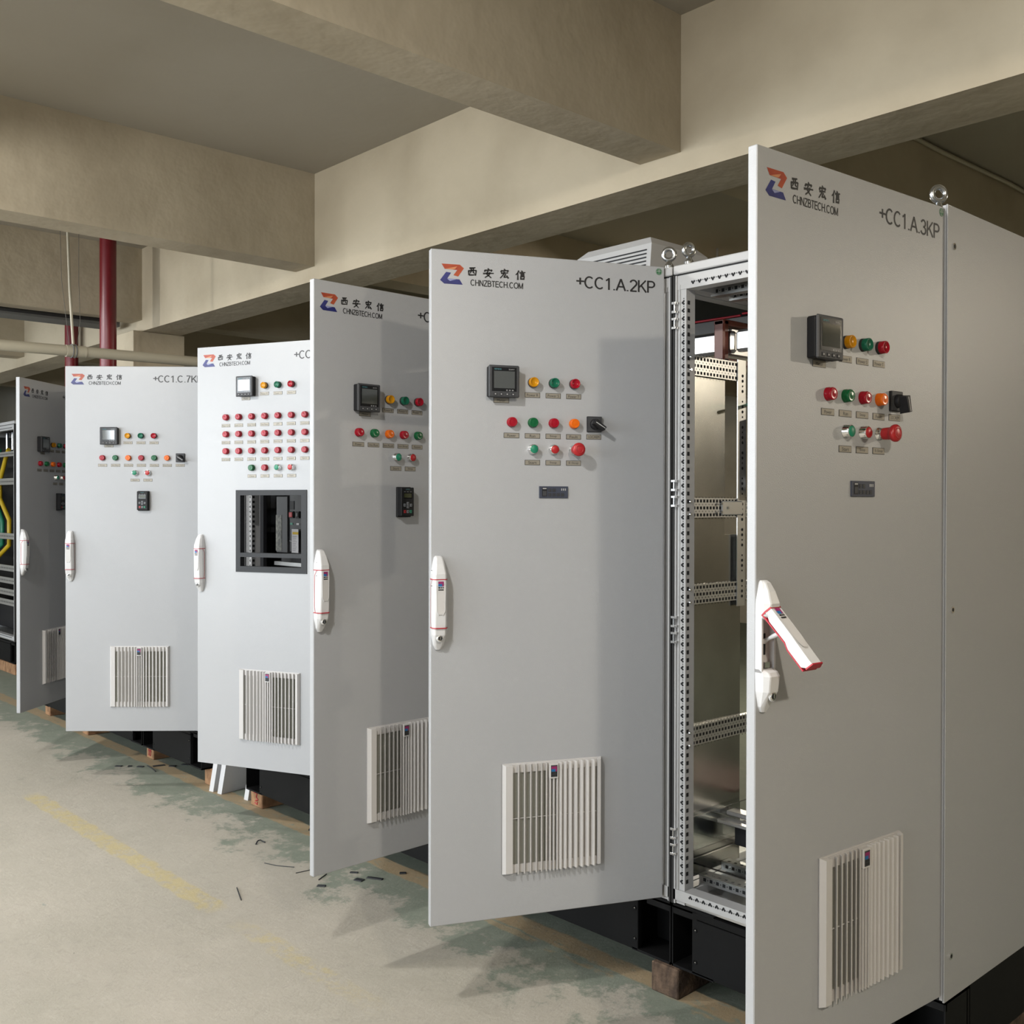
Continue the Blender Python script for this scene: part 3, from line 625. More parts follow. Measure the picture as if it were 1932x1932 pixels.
def cabinet(x0, x1, y0, depth, label, group=None, back=True, side=(True, True), hi=True, open_front=False, eyes=(), plinth_gap=(True, True), cat='cabinet'):
    cx = (x0 + x1) / 2; c = empty('control_cabinet', (cx, y0, 0), label, cat, group)
    a, b = x0 - cx + .001, x1 - cx - .001
    # carcass frame
    m = MB(); pw = .045
    for s_, e in ((a, 1), (b, -1)):
        lo, hi_ = sorted((s_, s_ + e * .012)); m.box(lo, hi_, .0, .05, ZB, ZT - .03, bodym)            # sealing rim
        lo, hi_ = sorted((s_ + e * .012, s_ + e * pw)); m.box(lo, hi_, .006, .05, ZB, ZT - .03, bodym)
        lo, hi_ = sorted((s_ + e * .020, s_ + e * .023)); m.box(lo, hi_, .002, .01, ZB + .03, ZT - .06, galvr)
        lo, hi_ = sorted((s_, s_ + e * pw)); m.box(lo, hi_, depth - .05, depth, ZB, ZT - .03, bodym)
        m.box(lo, hi_, .05, depth - .05, ZB, ZB + .04, bodym); m.box(lo, hi_, .05, depth - .05, ZT - .07, ZT - .03, bodym)
    m.box(a, b, 0, .05, ZB + .012, ZB + .045, bodym); m.box(a, b, .004, .05, ZT - .075, ZT - .03, bodym)
    m.box(a, b, depth - .05, depth, ZB, ZB + .045, bodym); m.box(a, b, depth - .05, depth, ZT - .075, ZT - .03, bodym)
    if hi:
        holes_front(m, .006, ZB + .06, ZT - .09, a + .0335, True)
        holes_front(m, .0, a + .06, b - .06, ZB + .033, False); holes_front(m, .004, a + .06, b - .06, ZT - .058, False, flip=True)
        slots_side(m, a + pw, .012, .024, ZB + .06, ZT - .09, .025, 1); slots_side(m, b - pw, .012, .024, ZB + .06, ZT - .09, .025, -1)
    m.build('frame', c)
    for s_, e in ((a, 1), (b, -1)):
        lo, hi_ = sorted((s_ - e * .0008, s_ + e * .006)); m = MB(); m.box(lo, hi_, -.003, .02, ZB, ZT - .03, gasket); m.build('joint_seal', c)
    m = MB(); m.box(a, b, -.004, depth, ZT - .026, ZT + .002, bodym, .003); m.box(a + .01, b - .01, .001, depth, ZT - .030, ZT - .026, hole); m.build('roof_panel', c)
    m = MB(); m.box(a + .01, b - .01, .01, depth - .01, ZB, ZB + .012, galvr); m.build('floor_panel', c)
    if side[0]: m = MB(); m.box(a, a + .002, .05, depth, ZB, ZT - .03, bodym); m.box(a, a + .006, .055, depth - .05, ZB + .05, ZT - .08, galv); m.build('side_panel', c)
    if side[1]: m = MB(); m.box(b - .006, b, .055, depth, ZB + .01, ZT - .03, bodym); m.build('side_panel', c)
    if back: m = MB(); m.box(a, b, depth - .012, depth - .004, ZB, ZT - .03, bodym); m.build('back_panel', c)
    # plinth: corner pieces and covers
    for s_, e in ((a, 1), (b, -1)) if plinth_gap else ():
        for yy, f in ((0, 1), (depth, -1)):
            m = MB(); g = .115 if yy == 0 else .14
            X = lambda q: sorted((s_, s_ + e * q)); Yq = lambda q: sorted((yy, yy + f * q))
            (u0, u1), (v0, v1) = X(.16), Yq(.14)
            m.box(u0, u1, v0, v1, .283, .295, black); m.box(u0, u1, v0, v1, .095, .103, black)
            (w0, w1) = X(.004); m.box(w0, w1, v0, v1, .095, .295, black)
            (w0, w1) = sorted((s_ + e * .155, s_ + e * .16)); m.box(w0, w1, min(yy + f * .022, yy + f * .13), max(yy + f * .022, yy + f * .13), .095, .266, black)
            yb = yy + f * .125; lo, hi_ = sorted((yb, yy + f * .13)); m.box(u0, u1, lo, hi_, .095, .295, black)
            lo, hi_ = X(.10); lo2, hi2 = sorted((yy, yy + f * .012)); m.box(lo, hi_, lo2, hi2, .262, .292, black, .003)
            m.build('plinth_corner', c)
    gl = .135; gr = .135
    if plinth_gap and plinth_gap[0] == 'n': gl = .078
    for yy, s_ in ((.0, 1), (depth - .02, -1)) if plinth_gap else ():
        m = MB(); m.box(a + gl, b - gr, yy, yy + .02, .097, .266, black, .002); m.box(a + gl, b - gr, yy - .001, yy + .02, .268, .290, black, .003)
        if s_ == 1:
            for xx in (a + gl + .014, b - gr - .014):
                for zz in (.135, .235): m.lathe_y((xx, 0, zz), [(.0075, 0), (.0075, .0015), (.0062, .0022), (.0055, .0004), (.0001, .0004)], black, 14); m.lathe_y((xx, -.0006, zz), [(.002, 0), (.002, .0012)], chrome, 6)
        m.build('plinth_cover', c)
    for s_, e in ((a, 1), (b, -1)) if plinth_gap else ():
        lo, hi_ = sorted((s_ + e * .002, s_ + e * .02)); m = MB(); m.box(lo, hi_, .15, depth - .15, .097, .290, black); m.build('plinth_cover', c)
    for ex in eyes:
        m = MB(); m.lathe_y((0, 0, 0), [(.001, 0), (.0011, .0001)], zinc, 6); m.torus((0, 0, .056), .0180, .0074, zinc, 'y'); m.tube([(0, 0, 0), (0, 0, .018), (0, 0, .021), (0, 0, .028), (0, 0, .034)], [.0150, .0150, .0145, .0095, .0085], zinc, 20)
        o = m.build('lifting_eye', c, (ex[0] - cx, ex[1] - y0, ZT + .002), R(ex[2]))
    return c

def rail_holes(m, x, y0, y1, zc, rows, rp, pitch, sgn, sq=.0095):
    n = int((y1 - y0) / pitch)
    for i in range(n):
        y = y0 + (i + .5) * pitch
        for r_ in range(rows):
            z = zc + (r_ - (rows - 1) / 2) * rp; h = sq / 2; e = x + sgn * .0005
            m.add([(e, y - h, z - h), (e, y + h, z - h), (e, y + h, z + h), (e, y - h, z + h)], [(0, 1, 2, 3)], hole)
            for d in (-.5, .5):
                zz = z + d * rp; q = .0016; m.add([(e, y + pitch / 2 - q, zz - q), (e, y + pitch / 2 + q, zz - q), (e, y + pitch / 2 + q, zz + q), (e, y + pitch / 2 - q, zz + q)], [(0, 1, 2, 3)], hole)
def rail_holes_y(m, y, x0, x1, zc, rows, rp, pitch, sq=.0095):
    n = int((x1 - x0) / pitch)
    for i in range(n):
        x = x0 + (i + .5) * pitch
        for r_ in range(rows):
            z = zc + (r_ - (rows - 1) / 2) * rp; h = sq / 2; e = y - .0005
            m.polyxz([(x - h, z - h), (x + h, z - h), (x + h, z + h), (x - h, z + h)], e, hole)
            q = .0018; m.polyxz([(x + pitch / 2 - q, z - q), (x + pitch / 2 + q, z - q), (x + pitch / 2 + q, z + q), (x + pitch / 2 - q, z + q)], e, hole)

# layouts -----------------------------------------------------------------
COMMON = [('handle', .0225, 1.130), ('logo', 0, 0), ('sticker', .741, 2.297), ('grille', .3835, .4405)]
P0 = .0672; U = [.2505 + P0 * i for i in range(5)]
LA = [('meter', .218, 1.927), ('plate', .218, 1.873, 'Meter')]
for u, c_, t_ in ((U[1], 'amber_lens', 'Power R'), (U[2], 'teal_green_lens', 'Power S'), (U[3], 'red_lens', 'Power T')): LA += [('lamp', u, 1.930, c_, False), ('plate', u, 1.892, t_)]
for u, c_, t_ in ((U[0], 'red_lens', 'Power'), (U[1], 'green_lens', 'Run'), (U[2], 'red_lens', 'Stop'), (U[3], 'orange_lens', 'Fault')): LA += [('lamp', u, 1.808, c_, True), ('plate', u, 1.768, t_)]
LA += [('plate', U[4], 1.769, 'LOC/REM')]
LA += [('button', U[1], 1.727, 'matt_green_button'), ('button', U[2], 1.727, 'matt_red_lens'), ('estop', U[3], 1.727)]
for u, t_ in ((U[1], 'Start'), (U[2], 'Stop'), (U[3], 'E-Stop')): LA.append(('plate', u, 1.687, t_))
LA += [('plc', .386, 1.597)]

W76 = .760
EYE = 2.65
# A3 ----------------------------------------------------------------------
cA3 = cabinet(-2.066, -1.183, 2.6, .80, 'tall light grey control cabinet nearest the camera, door open with its handle swung out', 'control cabinets', back=False, side=(False, True), eyes=((-2.045, 2.65, 68), (-1.235, 2.65, 56)), plinth_gap=('n', True))
door(cA3, (-2.066 - 1.183) / 2, -1.190, 2.583, 85.6, .741 + .0, [('ohandle', .0225, 1.124), ('logo', 0, 0), ('sticker', .729, 2.298), ('grille', .3835, .4375), ('title', .451, 2.247, '+CC1.A.3KP'), ('switch', U[4], 1.808, R(-78))] + LA)
# A2 ----------------------------------------------------------------------
cA2 = cabinet(-2.99, -2.070, 2.6, .80, 'tall light grey control cabinet with roof fan, its door numbered 2KP', 'control cabinets', back=False, side=(True, False), eyes=((-2.125, 2.65, 35),))
door(cA2, (-2.99 - 2.070) / 2, -2.0928, 2.5868, 65.4, W76, COMMON + [('title', .459, 2.247, '+CC1.A.2KP'), ('switch', U[4], 1.808)] + LA)
# D -----------------------------------------------------------------------
cD = cabinet(-3.93, -2.995, 2.6, .80, 'tall grey control cabinet whose shaded door stands straight out, black keypad on it', 'control cabinets')
LD = [('meter', .206, 1.927), ('plate', .209, 1.873, 'Meter')]
for i, (c_, t_) in enumerate((('amber_lens', 'Power R'), ('teal_green_lens', 'Power S'), ('red_lens', 'Power T'))): LD += [('lamp', .310 + .0655 * i, 1.930, c_, False), ('plate', .309 + .0655 * i, 1.892, t_)]
for i, (c_, t_) in enumerate((('red_lens', 'Power'), ('green_lens', 'Inv.Run'), ('orange_lens', 'Inv.Fault'), ('red_lens', 'Inv.Stop'), ('green_lens', 'Bypass'))): LD += [('lamp', .181 + .065 * i, 1.808, c_, True), ('plate', .181 + .065 * i, 1.767, t_)]
LD += [('button', .344, 1.727, 'matt_green_button'), ('button', .409, 1.727, 'matt_red_lens'), ('plate', .344, 1.687, 'Start'), ('plate', .409, 1.687, 'Stop'), ('keypad', .375, 1.567)]
door(cD, (-3.93 - 2.995) / 2, -3.0123, 2.6216, 91.2, W76, [('handle', .0225, 1.130), ('logo', -.004, 0), ('sticker', .741, 2.297), ('grille', .3800, .4425), ('title', .443, 2.245, '+CC1.A.1KP')] + LD)
# E -----------------------------------------------------------------------
cE = cabinet(-4.83, -4.02, 2.6, .80, 'tall cabinet with rows of red lamps and a black framed opening in its sunlit door', 'control cabinets', side=(False, True))
LE = [('meter', .297, 2.113), ('plate', .286, 2.058, 'Meter')]
for i, (c_, t_) in enumerate((('amber_lens', 'Power R'), ('teal_green_lens', 'Power S'), ('red_lens', 'Power T'))): LE += [('lamp', .397 + .0755 * i, 2.115, c_, False), ('plate', .392 + .0755 * i, 2.077, t_)]
names = [['Phase Curr', 'Earth Curr', 'Over Volt', 'Over Power', 'UPS', 'Current', 'Transform'], ['Diff.Curr', 'Frequency', 'Winding T', 'Stator Temp', 'Bearing T', 'Reactive P', 'Sync.'], ['Low Level', 'Running', 'Start', 'Ready', 'Open', 'Speed', 'Spare']]
for r_ in range(3):
    for i in range(7):
        LE += [('lamp', .174 + .0746 * i, 1.972 - .0808 * r_, 'red_lens', True), ('plate', .169 + .0746 * i, 1.933 - .081 * r_, names[r_][i])]
LE += [('lamp', .323, 1.730, 'green_lens', True), ('lamp', .398, 1.730, 'red_lens', True), ('button', .472, 1.730, 'matt_green_button'), ('button', .547, 1.730, 'matt_red_lens')]
for i, t_ in enumerate(('Close', 'Open', 'Close', 'Open')): LE.append(('plate', .320 + .0746 * i, 1.691, t_))
dE = door(cE, (-4.83 - 4.02) / 2, -4.029, 2.5966, 24.27, W76, [('handle', .0225, 1.135), ('logo', .000, .006, 1.08), ('grille', .421, .4425, 1.06), ('title', .557, 2.249, '+CC1.B.1KP')] + LE, window=(.245, .612, 1.252, 1.612))
m = MB(); a0, a1, z0, z1 = .229 - W76, .629 - W76, 1.237, 1.625
for q in ((a0, a0 + .026, z0, z1), (a1 - .030, a1, z0, z1), (a0 + .026, a1 - .030, z0, z0 + .027), (a0 + .026, a1 - .030, z1 - .025, z1), (a0 + .026, a1 - .030, 1.308, 1.328)): m.box(q[0], q[1], -.004, .028, q[2], q[3], framep)
for x_ in (a0 + .011, a1 - .012, (a0 + a1) / 2):
    for z_ in (z0 + .012, z1 - .012): m.lathe_y((x_, -.004, z_), [(.003, 0), (.003, .0008)], ink, 8)
for x_ in (a0 + .011, a1 - .012):
    for z_ in (1.37, 1.49): m.lathe_y((x_, -.004, z_), [(.003, 0), (.003, .0008)], ink, 8)
o = m.build('window_frame', dE); o['label'] = 'anthracite frame around the opening'
# F1 narrow bay seen through E's window
cE2 = cabinet(-5.325, -4.835, 2.6, .80, 'narrow open cabinet bay glimpsed through the framed opening of the lamp door', 'control cabinets', side=(True, False), plinth_gap=None)
# F -----------------------------------------------------------------------
cF = cabinet(-6.10, -5.33, 2.6, .80, 'tall cabinet with its door half open facing us, numbered 7K, black keypad', 'control cabinets')
LF = [('meter', .246, 1.930), ('plate', .238, 1.876, 'Meter')]
for i, (c_, t_) in enumerate((('amber_lens', 'Power R'), ('teal_green_lens', 'Power S'), ('red_lens', 'Power T'))): LF += [('lamp', .343 + .071 * i, 1.932, c_, False), ('plate', .341 + .071 * i, 1.894, t_)]
for i, (c_, t_) in enumerate((('red_lens', 'Power'), ('green_lens', 'Inv.Run'), ('orange_lens', 'Inv.Fault'), ('red_lens', 'Inv.Stop'), ('green_lens', 'Pow.Run'), ('orange_lens', 'Pow.Fault'))): LF += [('lamp', .204 + .0705 * i, 1.811, c_, True), ('plate', .203 + .0705 * i, 1.770, t_)]
LF += [('switch', .628, 1.812), ('plate', .626, 1.771, 'LOC/REM'), ('button', .382, 1.729, 'matt_green_button'), ('button', .452, 1.729, 'matt_red_lens'), ('plate', .380, 1.689, 'Start'), ('plate', .450, 1.689, 'Stop'), ('keypad', .428, 1.575)]
door(cF, (-6.10 - 5.33) / 2, -5.337, 2.623, 48.54, W76, [('handle', .029, 1.133), ('logo', .001, 0, 1.05), ('sticker', .741, 2.297), ('grille', .406, .4425), ('title', .478, 2.245, '+CC1.C.7KP')] + LF)
# hidden bay between F and G
cFG = cabinet(-7.00, -6.12, 2.6, .80, 'control cabinet bay between the 7K cabinet and the farthest open door', 'control cabinets')
# G -----------------------------------------------------------------------
cG = cabinet(-7.90, -7.01, 2.6, .80, 'far control cabinet, its dim door swung wide open beside the coloured cables', 'control cabinets')
LG = []
for it in LF:
    if it[0] == 'keypad': LG.append(('keypad', .418, it[2]))
    else: LG.append(it)
LG = [tuple([i_[0], i_[1] + .004, i_[2] - .005] + list(i_[3:])) if i_[0] != 'meter' else ('meter', .228, 1.925) for i_ in LG]
door(cG, (-7.90 - 7.01) / 2, -7.0218, 2.6037, 130.95, W76, [('handle', .0225, 1.130), ('logo', .010, -.008), ('grille', .397, .4405), ('title', .470, 2.24, '+CC1.C.8KP')] + LG)

# side panel fastenings and roof fan ---------------------------------------
ax = (-2.066 - 1.183) / 2
m = MB(); sx = -1.183 - ax
m.box(sx - .004, sx + .001, -.012, .80, ZB - .005, ZT + .010, doorm, .001); m.box(sx - .012, sx - .002, -.012, .06, ZB, ZT + .008, doorm)
m.build('outer_side_panel', cA3)
for z in (2.219, 1.292, .404):
    m = MB(); m.tube([(0, 0, 0), (.003, 0, 0)], .0085, chrome, 14); m.tube([(.003, 0, 0), (.0035, 0, 0)], .005, blkp, 8); m.build('panel_screw', cA3, (sx + .001, .022, z))
m = MB(); fx0, fx1 = -2.72, -2.30; ac = (-2.99 - 2.07) / 2; x0, x1, y0, y1 = fx0 - ac, fx1 - ac, .16, .58; zb, zt = ZT + .002, 2.503
vs = [(x0, y0, zb), (x1, y0, zb), (x1, y1, zb), (x0, y1, zb), (x0 + .03, y0 + .05, zt - .03), (x1 - .03, y0 + .05, zt - .03), (x1 - .03, y1 - .05, zt - .03), (x0 + .03, y1 - .05, zt - .03), (x0 + .06, y0 + .08, zt), (x1 - .06, y0 + .08, zt), (x1 - .06, y1 - .08, zt), (x0 + .06, y1 - .08, zt)]
fs = [(8, 9, 10, 11)] + [(i, (i + 1) % 4, 4 + (i + 1) % 4, 4 + i) for i in range(4)] + [(4 + i, 4 + (i + 1) % 4, 8 + (i + 1) % 4, 8 + i) for i in range(4)]
m.add(vs, fs, bodym)
for k in range(9):
    t_ = .12 + k * .09; za = zb + (zt - .03 - zb) * t_; yy = y0 + .05 * t_; ins = .03 * t_
    m.box(x0 + ins + .02, x1 - ins - .02, yy - .003, yy + .004, za, za + .004, hole)
o = m.build('roof_fan', cA2); o['label'] = 'pale slotted fan hood'

# door edge gaskets / hinges of A3 opening
for z in (2.18, 2.13, 1.62, 1.57, 1.19, 1.14, .52, .47):
    m = MB(); m.box(-.012, .004, -.010, .010, -.018, -.010, chrome, .001); m.box(-.012, .004, -.010, .010, .010, .018, chrome, .001); m.tube([(-.004, -.004, -.018), (-.004, -.004, .018)], .003, zinc, 8)
    m.build('hinge_clip', cA3, (-2.066 - ax + .014, -.004, z))

# inside A3 -----------------------------------------------------------------
def inA3(x): return x - ax
sxl = inA3(-2.052)
m = MB(); m.box(sxl - .003, sxl, .06, .255, 1.46, 1.985, galv); m.box(sxl - .003, sxl, .06, .345, .36, 1.46, galv); m.build('galvanised_sheet', cA3)
for i, (z, ye) in enumerate(((2.005, .32), (1.549, .42), (1.271, .40), (.818, .42))):
    m = MB(); X = inA3(-2.040); m.box(X - .010, X, .035, ye, z - .031, z + .031, galvr); m.box(X - .018, X, .03, .04, z - .031, z + .031, galvr); m.box(X - .016, X + .002, .035, ye, z + .029, z + .032, galvr)
    rail_holes(m, X, .05, ye, z, 3, .0225, .0172, 1)
    m.build('mounting_rail', cA3)
    m = MB(); X = inA3(-2.021)
    for dz in (-.02, .02): m.tube([(X, .028, z + dz), (X + .006, .028, z + dz)], [.006, .004], zinc, 12)
    m.build('rail_screw', cA3)
m = MB(); X = inA3(-2.036); m.box(X - .003, X, .305, .352, 1.22, 2.045, galvr); m.box(X - .02, X, .350, .353, 1.22, 2.045, galvr)
for k in range(46):
    z = 1.235 + k * .0172
    if k % 5: m.tube([(X + .0003, .332, z), (X + .0008, .332, z)], .0052 if k % 3 else .0032, hole, 10)
m.build('slotted_upright', cA3)
m = MB(); m.box(inA3(-2.040), inA3(-2.032), .215, .33, 1.525, 1.572, galvr, .003)
for dz in (-.014, .014): m.tube([(inA3(-2.032), .205, 1.549 + dz), (inA3(-2.025), .205, 1.549 + dz)], .0045, zinc, 10)
m.tube([(inA3(-2.032), .245, 1.549), (inA3(-2.028), .245, 1.549)], .004, zinc, 10); m.build('bracket', cA3)
for c_, xa, xb in ((cA2, -2.9, -2.072), (cA3, -2.064, -1.3)):
    o_ = c_.location.x
    m = MB(); m.box(xa - o_, xb - o_, .325, .36, 2.075, 2.150, copperb, .010); m.build('busbar', c_)
    m = MB(); m.tube([(xa - o_, .37, 2.21), (xb - o_, .37, 2.205)], .004, cred, 8); m.build('red_wire', c_)
m = MB(); m.box(-2.122 + 2.53, -2.078 + 2.53, .285, .315, 2.035, 2.185, brown, .006); m.box(-2.122 + 2.53, -2.078 + 2.53, .285, .66, 2.165, 2.185, brown, .004); m.box(-2.122 + 2.53, -2.078 + 2.53, .285, .66, 2.035, 2.055, brown, .004); m.box(-2.122 + 2.53, -2.078 + 2.53, .63, .66, 2.045, 2.185, brown, .004)
m.build('busbar_support', cA2)
m = MB(); m.box(-2.112 + 2.53, -2.088 + 2.53, .34, .62, 2.07, 2.16, copperb, .003); m.build('busbar', cA2)
m = MB(); m.box(inA3(-2.06), inA3(-1.95), .40, .55, 1.60, 1.86, blkp, .004); m.box(inA3(-2.03), inA3(-2.0), .398, .402, 1.62, 1.65, paper); m.build('circuit_breaker', cA3)
m = MB(); m.tube([(inA3(-2.05), .38, 1.90), (inA3(-1.9), .38, 1.90)], .006, cgrn, 10); m.build('green_cable', cA3)
# ceiling rails inside
for k, (yy, zz) in enumerate(((.16, 2.235), (.26, 2.235), (.46, 2.21))):
    m = MB(); m.box(inA3(-2.04), inA3(-1.21), yy, yy + .035, zz, zz + .03, galvr); rail_holes_y(m, yy, inA3(-2.03), inA3(-1.25), zz + .015, 1, .02, .025, .011); m.build('roof_rail', cA3)
m = MB(); m.tube([(inA3(-2.05), .52, 2.235), (inA3(-1.5), .52, 2.235)], .028, cblk, 8); m.build('black_cable', cA3)
# floor of the cabinet
for k, (yy, zz) in enumerate(((.12, .335), (.24, .345), (.40, .37))):
    m = MB(); m.box(inA3(-2.05), inA3(-1.2), yy, yy + .045, zz, zz + .028, galvr); rail_holes_y(m, yy, inA3(-2.04), inA3(-1.25), zz + .014, 1, .02, .025, .011)
    for q in range(30): x = inA3(-2.03) + q * .025; m.box(x - .005, x + .005, yy + .012, yy + .022, zz + .0278, zz + .0284, hole)
    m.build('chassis_rail', cA3)
m = MB(); m.box(inA3(-2.045), inA3(-1.6), .06, .066, .385, .415, acry); m.box(inA3(-2.045), inA3(-1.6), .06, .32, .415, .419, acry); m.build('acrylic_cover', cA3)
m = MB(); m.box(inA3(-2.04), inA3(-2.036), .03, .40, .45, .56, acry); m.build('acrylic_cover', cA3)
m = MB(); m.box(inA3(-2.04), inA3(-1.90), .20, .25, .515, .525, copperb, .002); m.box(inA3(-2.04), inA3(-1.62), .25, .30, .53, .545, copperb, .003); m.build('earth_bar', cA3)
m = MB(); m.box(inA3(-1.995), inA3(-1.90), .235, .29, .445, .515, blkp, .003); m.tube([(inA3(-1.96), .26, .515), (inA3(-1.96), .26, .525)], .006, zinc, 8); m.build('terminal_block', cA3)
m = MB(); m.box(inA3(-2.02), inA3(-1.5), .36, .62, .575, .582, brown); m.build('insulating_board', cA3)

# inside the narrow bay and E, seen through the framed opening
ec = (-5.325 - 4.835) / 2
def inE(x): return x - ec
m = MB(); m.box(inE(-5.212), inE(-5.199), .24, .26, .40, 2.2, bodym); m.box(inE(-5.199), inE(-5.166), .25, .26, .40, 2.2, galvr); m.build('post', cE2)
m = MB(); m.box(inE(-5.166), inE(-5.143), .24, .26, .40, 2.2, bodym)
for k in range(70): m.polyxz([(inE(-5.158), .5 + k * .025), (inE(-5.150), .5 + k * .025), (inE(-5.150), .508 + k * .025), (inE(-5.158), .508 + k * .025)], .2395, hole)
m.build('perforated_rail', cE2)
m = MB(); m.box(inE(-5.32), inE(-4.98), .42, .44, .45, 2.2, blkp); m.box(inE(-5.135), inE(-5.10), .25, .27, .45, 2.2, blkp); m.build('mounting_plate', cE2)
m = MB(); m.box(inE(-5.325 + .01), inE(-5.220), .26, .33, 1.515, 1.585, mat('grey_olive_box', (.10, .10, .085), .6), .003); m.box(inE(-5.30), inE(-5.285), .255, .262, 1.455, 1.515, louv); m.box(inE(-5.278), inE(-5.262), .255, .262, 1.455, 1.515, louv); m.box(inE(-5.278), inE(-5.266), .253, .256, 1.46, 1.475, yel_btn); m.build('relay', cE2)
m = MB(); m.box(inE(-5.315), inE(-5.222), .26, .33, .95, 1.45, blkp, .003)
for z in (1.428, 1.40, 1.373, 1.345, 1.317, 1.28, 1.25): m.lathe_y((inE(-5.291), .26, z), [(.007, 0), (.007, .006)], yel_btn, 10)
m.build('terminal_strip', cE2)
ec2 = (-4.83 - 4.02) / 2
def inB(x): return x - ec2
bkm = mat('breaker_charcoal', (.035, .036, .038), .5)
m = MB(); m.box(inB(-4.825), inB(-4.40), .25, .6, 1.305, 1.62, bkm, .004); m.box(inB(-4.817), inB(-4.775), .247, .25, 1.530, 1.575, blkp); m.build('air_circuit_breaker', cE)
m = MB(); m.box(-.058, .058, -.01, .0, 0, .30, bkm, .003); m.box(-.06, .0, -.012, -.009, .01, .20, mat('mottled_label', (.16, .16, .14), .6, vary=(60, (.06, .06, .055), .4, .6))); m.build('breaker_side', cE, (inB(-4.885), .25, 1.30))
m = MB(); m.box(-.022, .022, -.008, 0, -.018, .018, blkp, .001); m.box(-.017, .017, -.012, -.006, -.013, .013, l_pnk, .002); m.build('red_push_button', cE, (inB(-4.796), .25, 1.503))
m = MB(); m.box(-.017, .017, -.008, 0, -.018, .018, blkp, .001); m.box(-.012, .012, -.012, -.006, -.013, .013, ink, .002); m.box(-.001, .001, -.0125, -.0115, -.007, .007, whink); m.build('black_push_button', cE, (inB(-4.733), .25, 1.503))
m = MB(); m.box(-.013, .013, -.003, 0, -.005, .005, l_mgr); m.build('green_flag', cE, (inB(-4.801), .25, 1.455))
m = MB(); m.box(-.013, .013, -.003, 0, -.005, .005, paper); m.build('white_flag', cE, (inB(-4.737), .25, 1.454))
m = MB(); m.box(-.033, .033, -.016, -.0145, -.062, .062, paper); m.box(-.024, .033, -.0165, -.0155, .034, .047, yelink)
for k in range(9): m.box(-.024, .018 - .006 * (k % 3), -.0165, -.0155, .022 - k * .009, .0235 - k * .009, greyp)
m.tube([(-.033, -.01, -.004), (-.075, -.004, -.001)], .0012, whitep, 6); m.build('paper_tag', cE, (inB(-4.742), .25, 1.366))
m = MB(); m.box(inB(-5.07) + .0, inB(-4.40), .30, .33, 1.225, 1.245, galvr); m.box(inB(-4.82), inB(-4.4), .2, .24, 1.258, 1.285, blkp); m.build('support_bar', cE)

# far open cabinet with coloured cables -------------------------------------
cH = cabinet(-11.3, -9.98, 3.06, .60, 'open cabinet at the far left with red, green and yellow cables inside', 'control cabinets', side=(True, True))
hx = (-11.3 - 9.98) / 2
def inH(x): return x - hx
m = MB(); m.box(inH(-11.29), inH(-9.99), .40, .42, .3, 2.28, blkp); m.build('mounting_plate', cH)
for z0, z1 in ((2.0, 2.045), (1.735, 1.795), (1.225, 1.28), (.925, .98), (.81, .865), (.70, .757), (.605, .66)):
    m = MB(); m.box(inH(-11.25), inH(-10.02), .05, .06, z0, z1, galvr); rail_holes_y(m, .05, inH(-11.2), inH(-10.05), (z0 + z1) / 2, 1, .02, .04, .014); m.build('mounting_rail', cH)
for nm, mt, pts in (('yellow_cable', cyel, [(-10.643, 2.08), (-10.726, 2.0), (-10.903, 1.79), (-10.905, 1.605), (-10.626, 1.398), (-10.628, 1.16), (-11.05, 1.0)]),
                    ('green_cable', cgrn, [(-10.923, 2.09), (-11.001, 1.94), (-11.1, 1.7), (-11.047, 1.59), (-10.834, 1.38), (-10.835, 1.167), (-11.05, 1.085)]),
                    ('red_cable', cred, [(-11.15, 1.6), (-11.026, 1.387), (-11.028, 1.168), (-11.2, 1.05)])):
    m = MB(); m.tube([(inH(x), .15, z) for x, z in pts], .021, mt, 10); m.build(nm, cH)
for x in (-10.85, -10.68):
    m = MB(); m.tube([(inH(x), .2, 2.08), (inH(x), .2, 2.25)], .014, zinc, 12); m.build('cable_lug', cH)
m = MB(); m.box(inH(-10.85), inH(-10.7), .25, .38, 1.45, 1.75, blkp, .01); m.build('contactor', cH)
m = MB(); m.box(inH(-11.2), inH(-10.1), .2, .38, .34, .58, blkp, .01); m.build('transformer', cH)

# ------------------------------------------------------------------ timber blocks, foam, scraps
def block(x, y, w_, d, h, mt, label, rz=0., mark=None, group='timber blocks under the cabinets'):
    m = MB(); m.box(-w_ / 2, w_ / 2, 0, d, 0, h, mt, .004)
    if mark:
        for st in mark:
            for (a, b), (c_, d_) in zip(st[:-1], st[1:]): m.tube([(a, -.0006, b), (c_, -.0006, d_)], .0028, redl, 6)
    o = m.build('timber_block', None, (x, y, 0), R(rz)); return tag(o, label, 'timber block', group)
rm = [[(-.02, .07), (.01, .075), (.0, .05), (.02, .04), (-.01, .03)], [(-.015, .02), (.01, .015), (.015, .03)]]
rm2 = [[(-.01, .075), (.015, .07), (.012, .02), (-.012, .02), (-.01, .075)], [(-.02, .05), (.02, .045)]]
block(-2.082, 2.583, .105, .35, .0945, wood, 'dark weathered timber block under the joint of the two nearest cabinets', 2)
block(-4.80, 2.642, .115, .5, .0945, wood2, 'pale timber block with red marks just in front of the foam boards', 0, rm)
block(-5.345, 2.650, .10, .4, .0945, wood2, 'orange timber block behind the white foam boards')
block(-5.08, 3.0, .4, .3, .296, wood2, 'tall timber block under the rear of the narrow open bay')
block(-6.15, 2.664, .10, .5, .0945, wood2, 'pale timber block with a red ring mark under the 7K cabinet', 0, rm2)
block(-7.09, 2.62, .10, .4, .0945, wood2, 'timber block half hidden under the bottom edge of the 7K door')
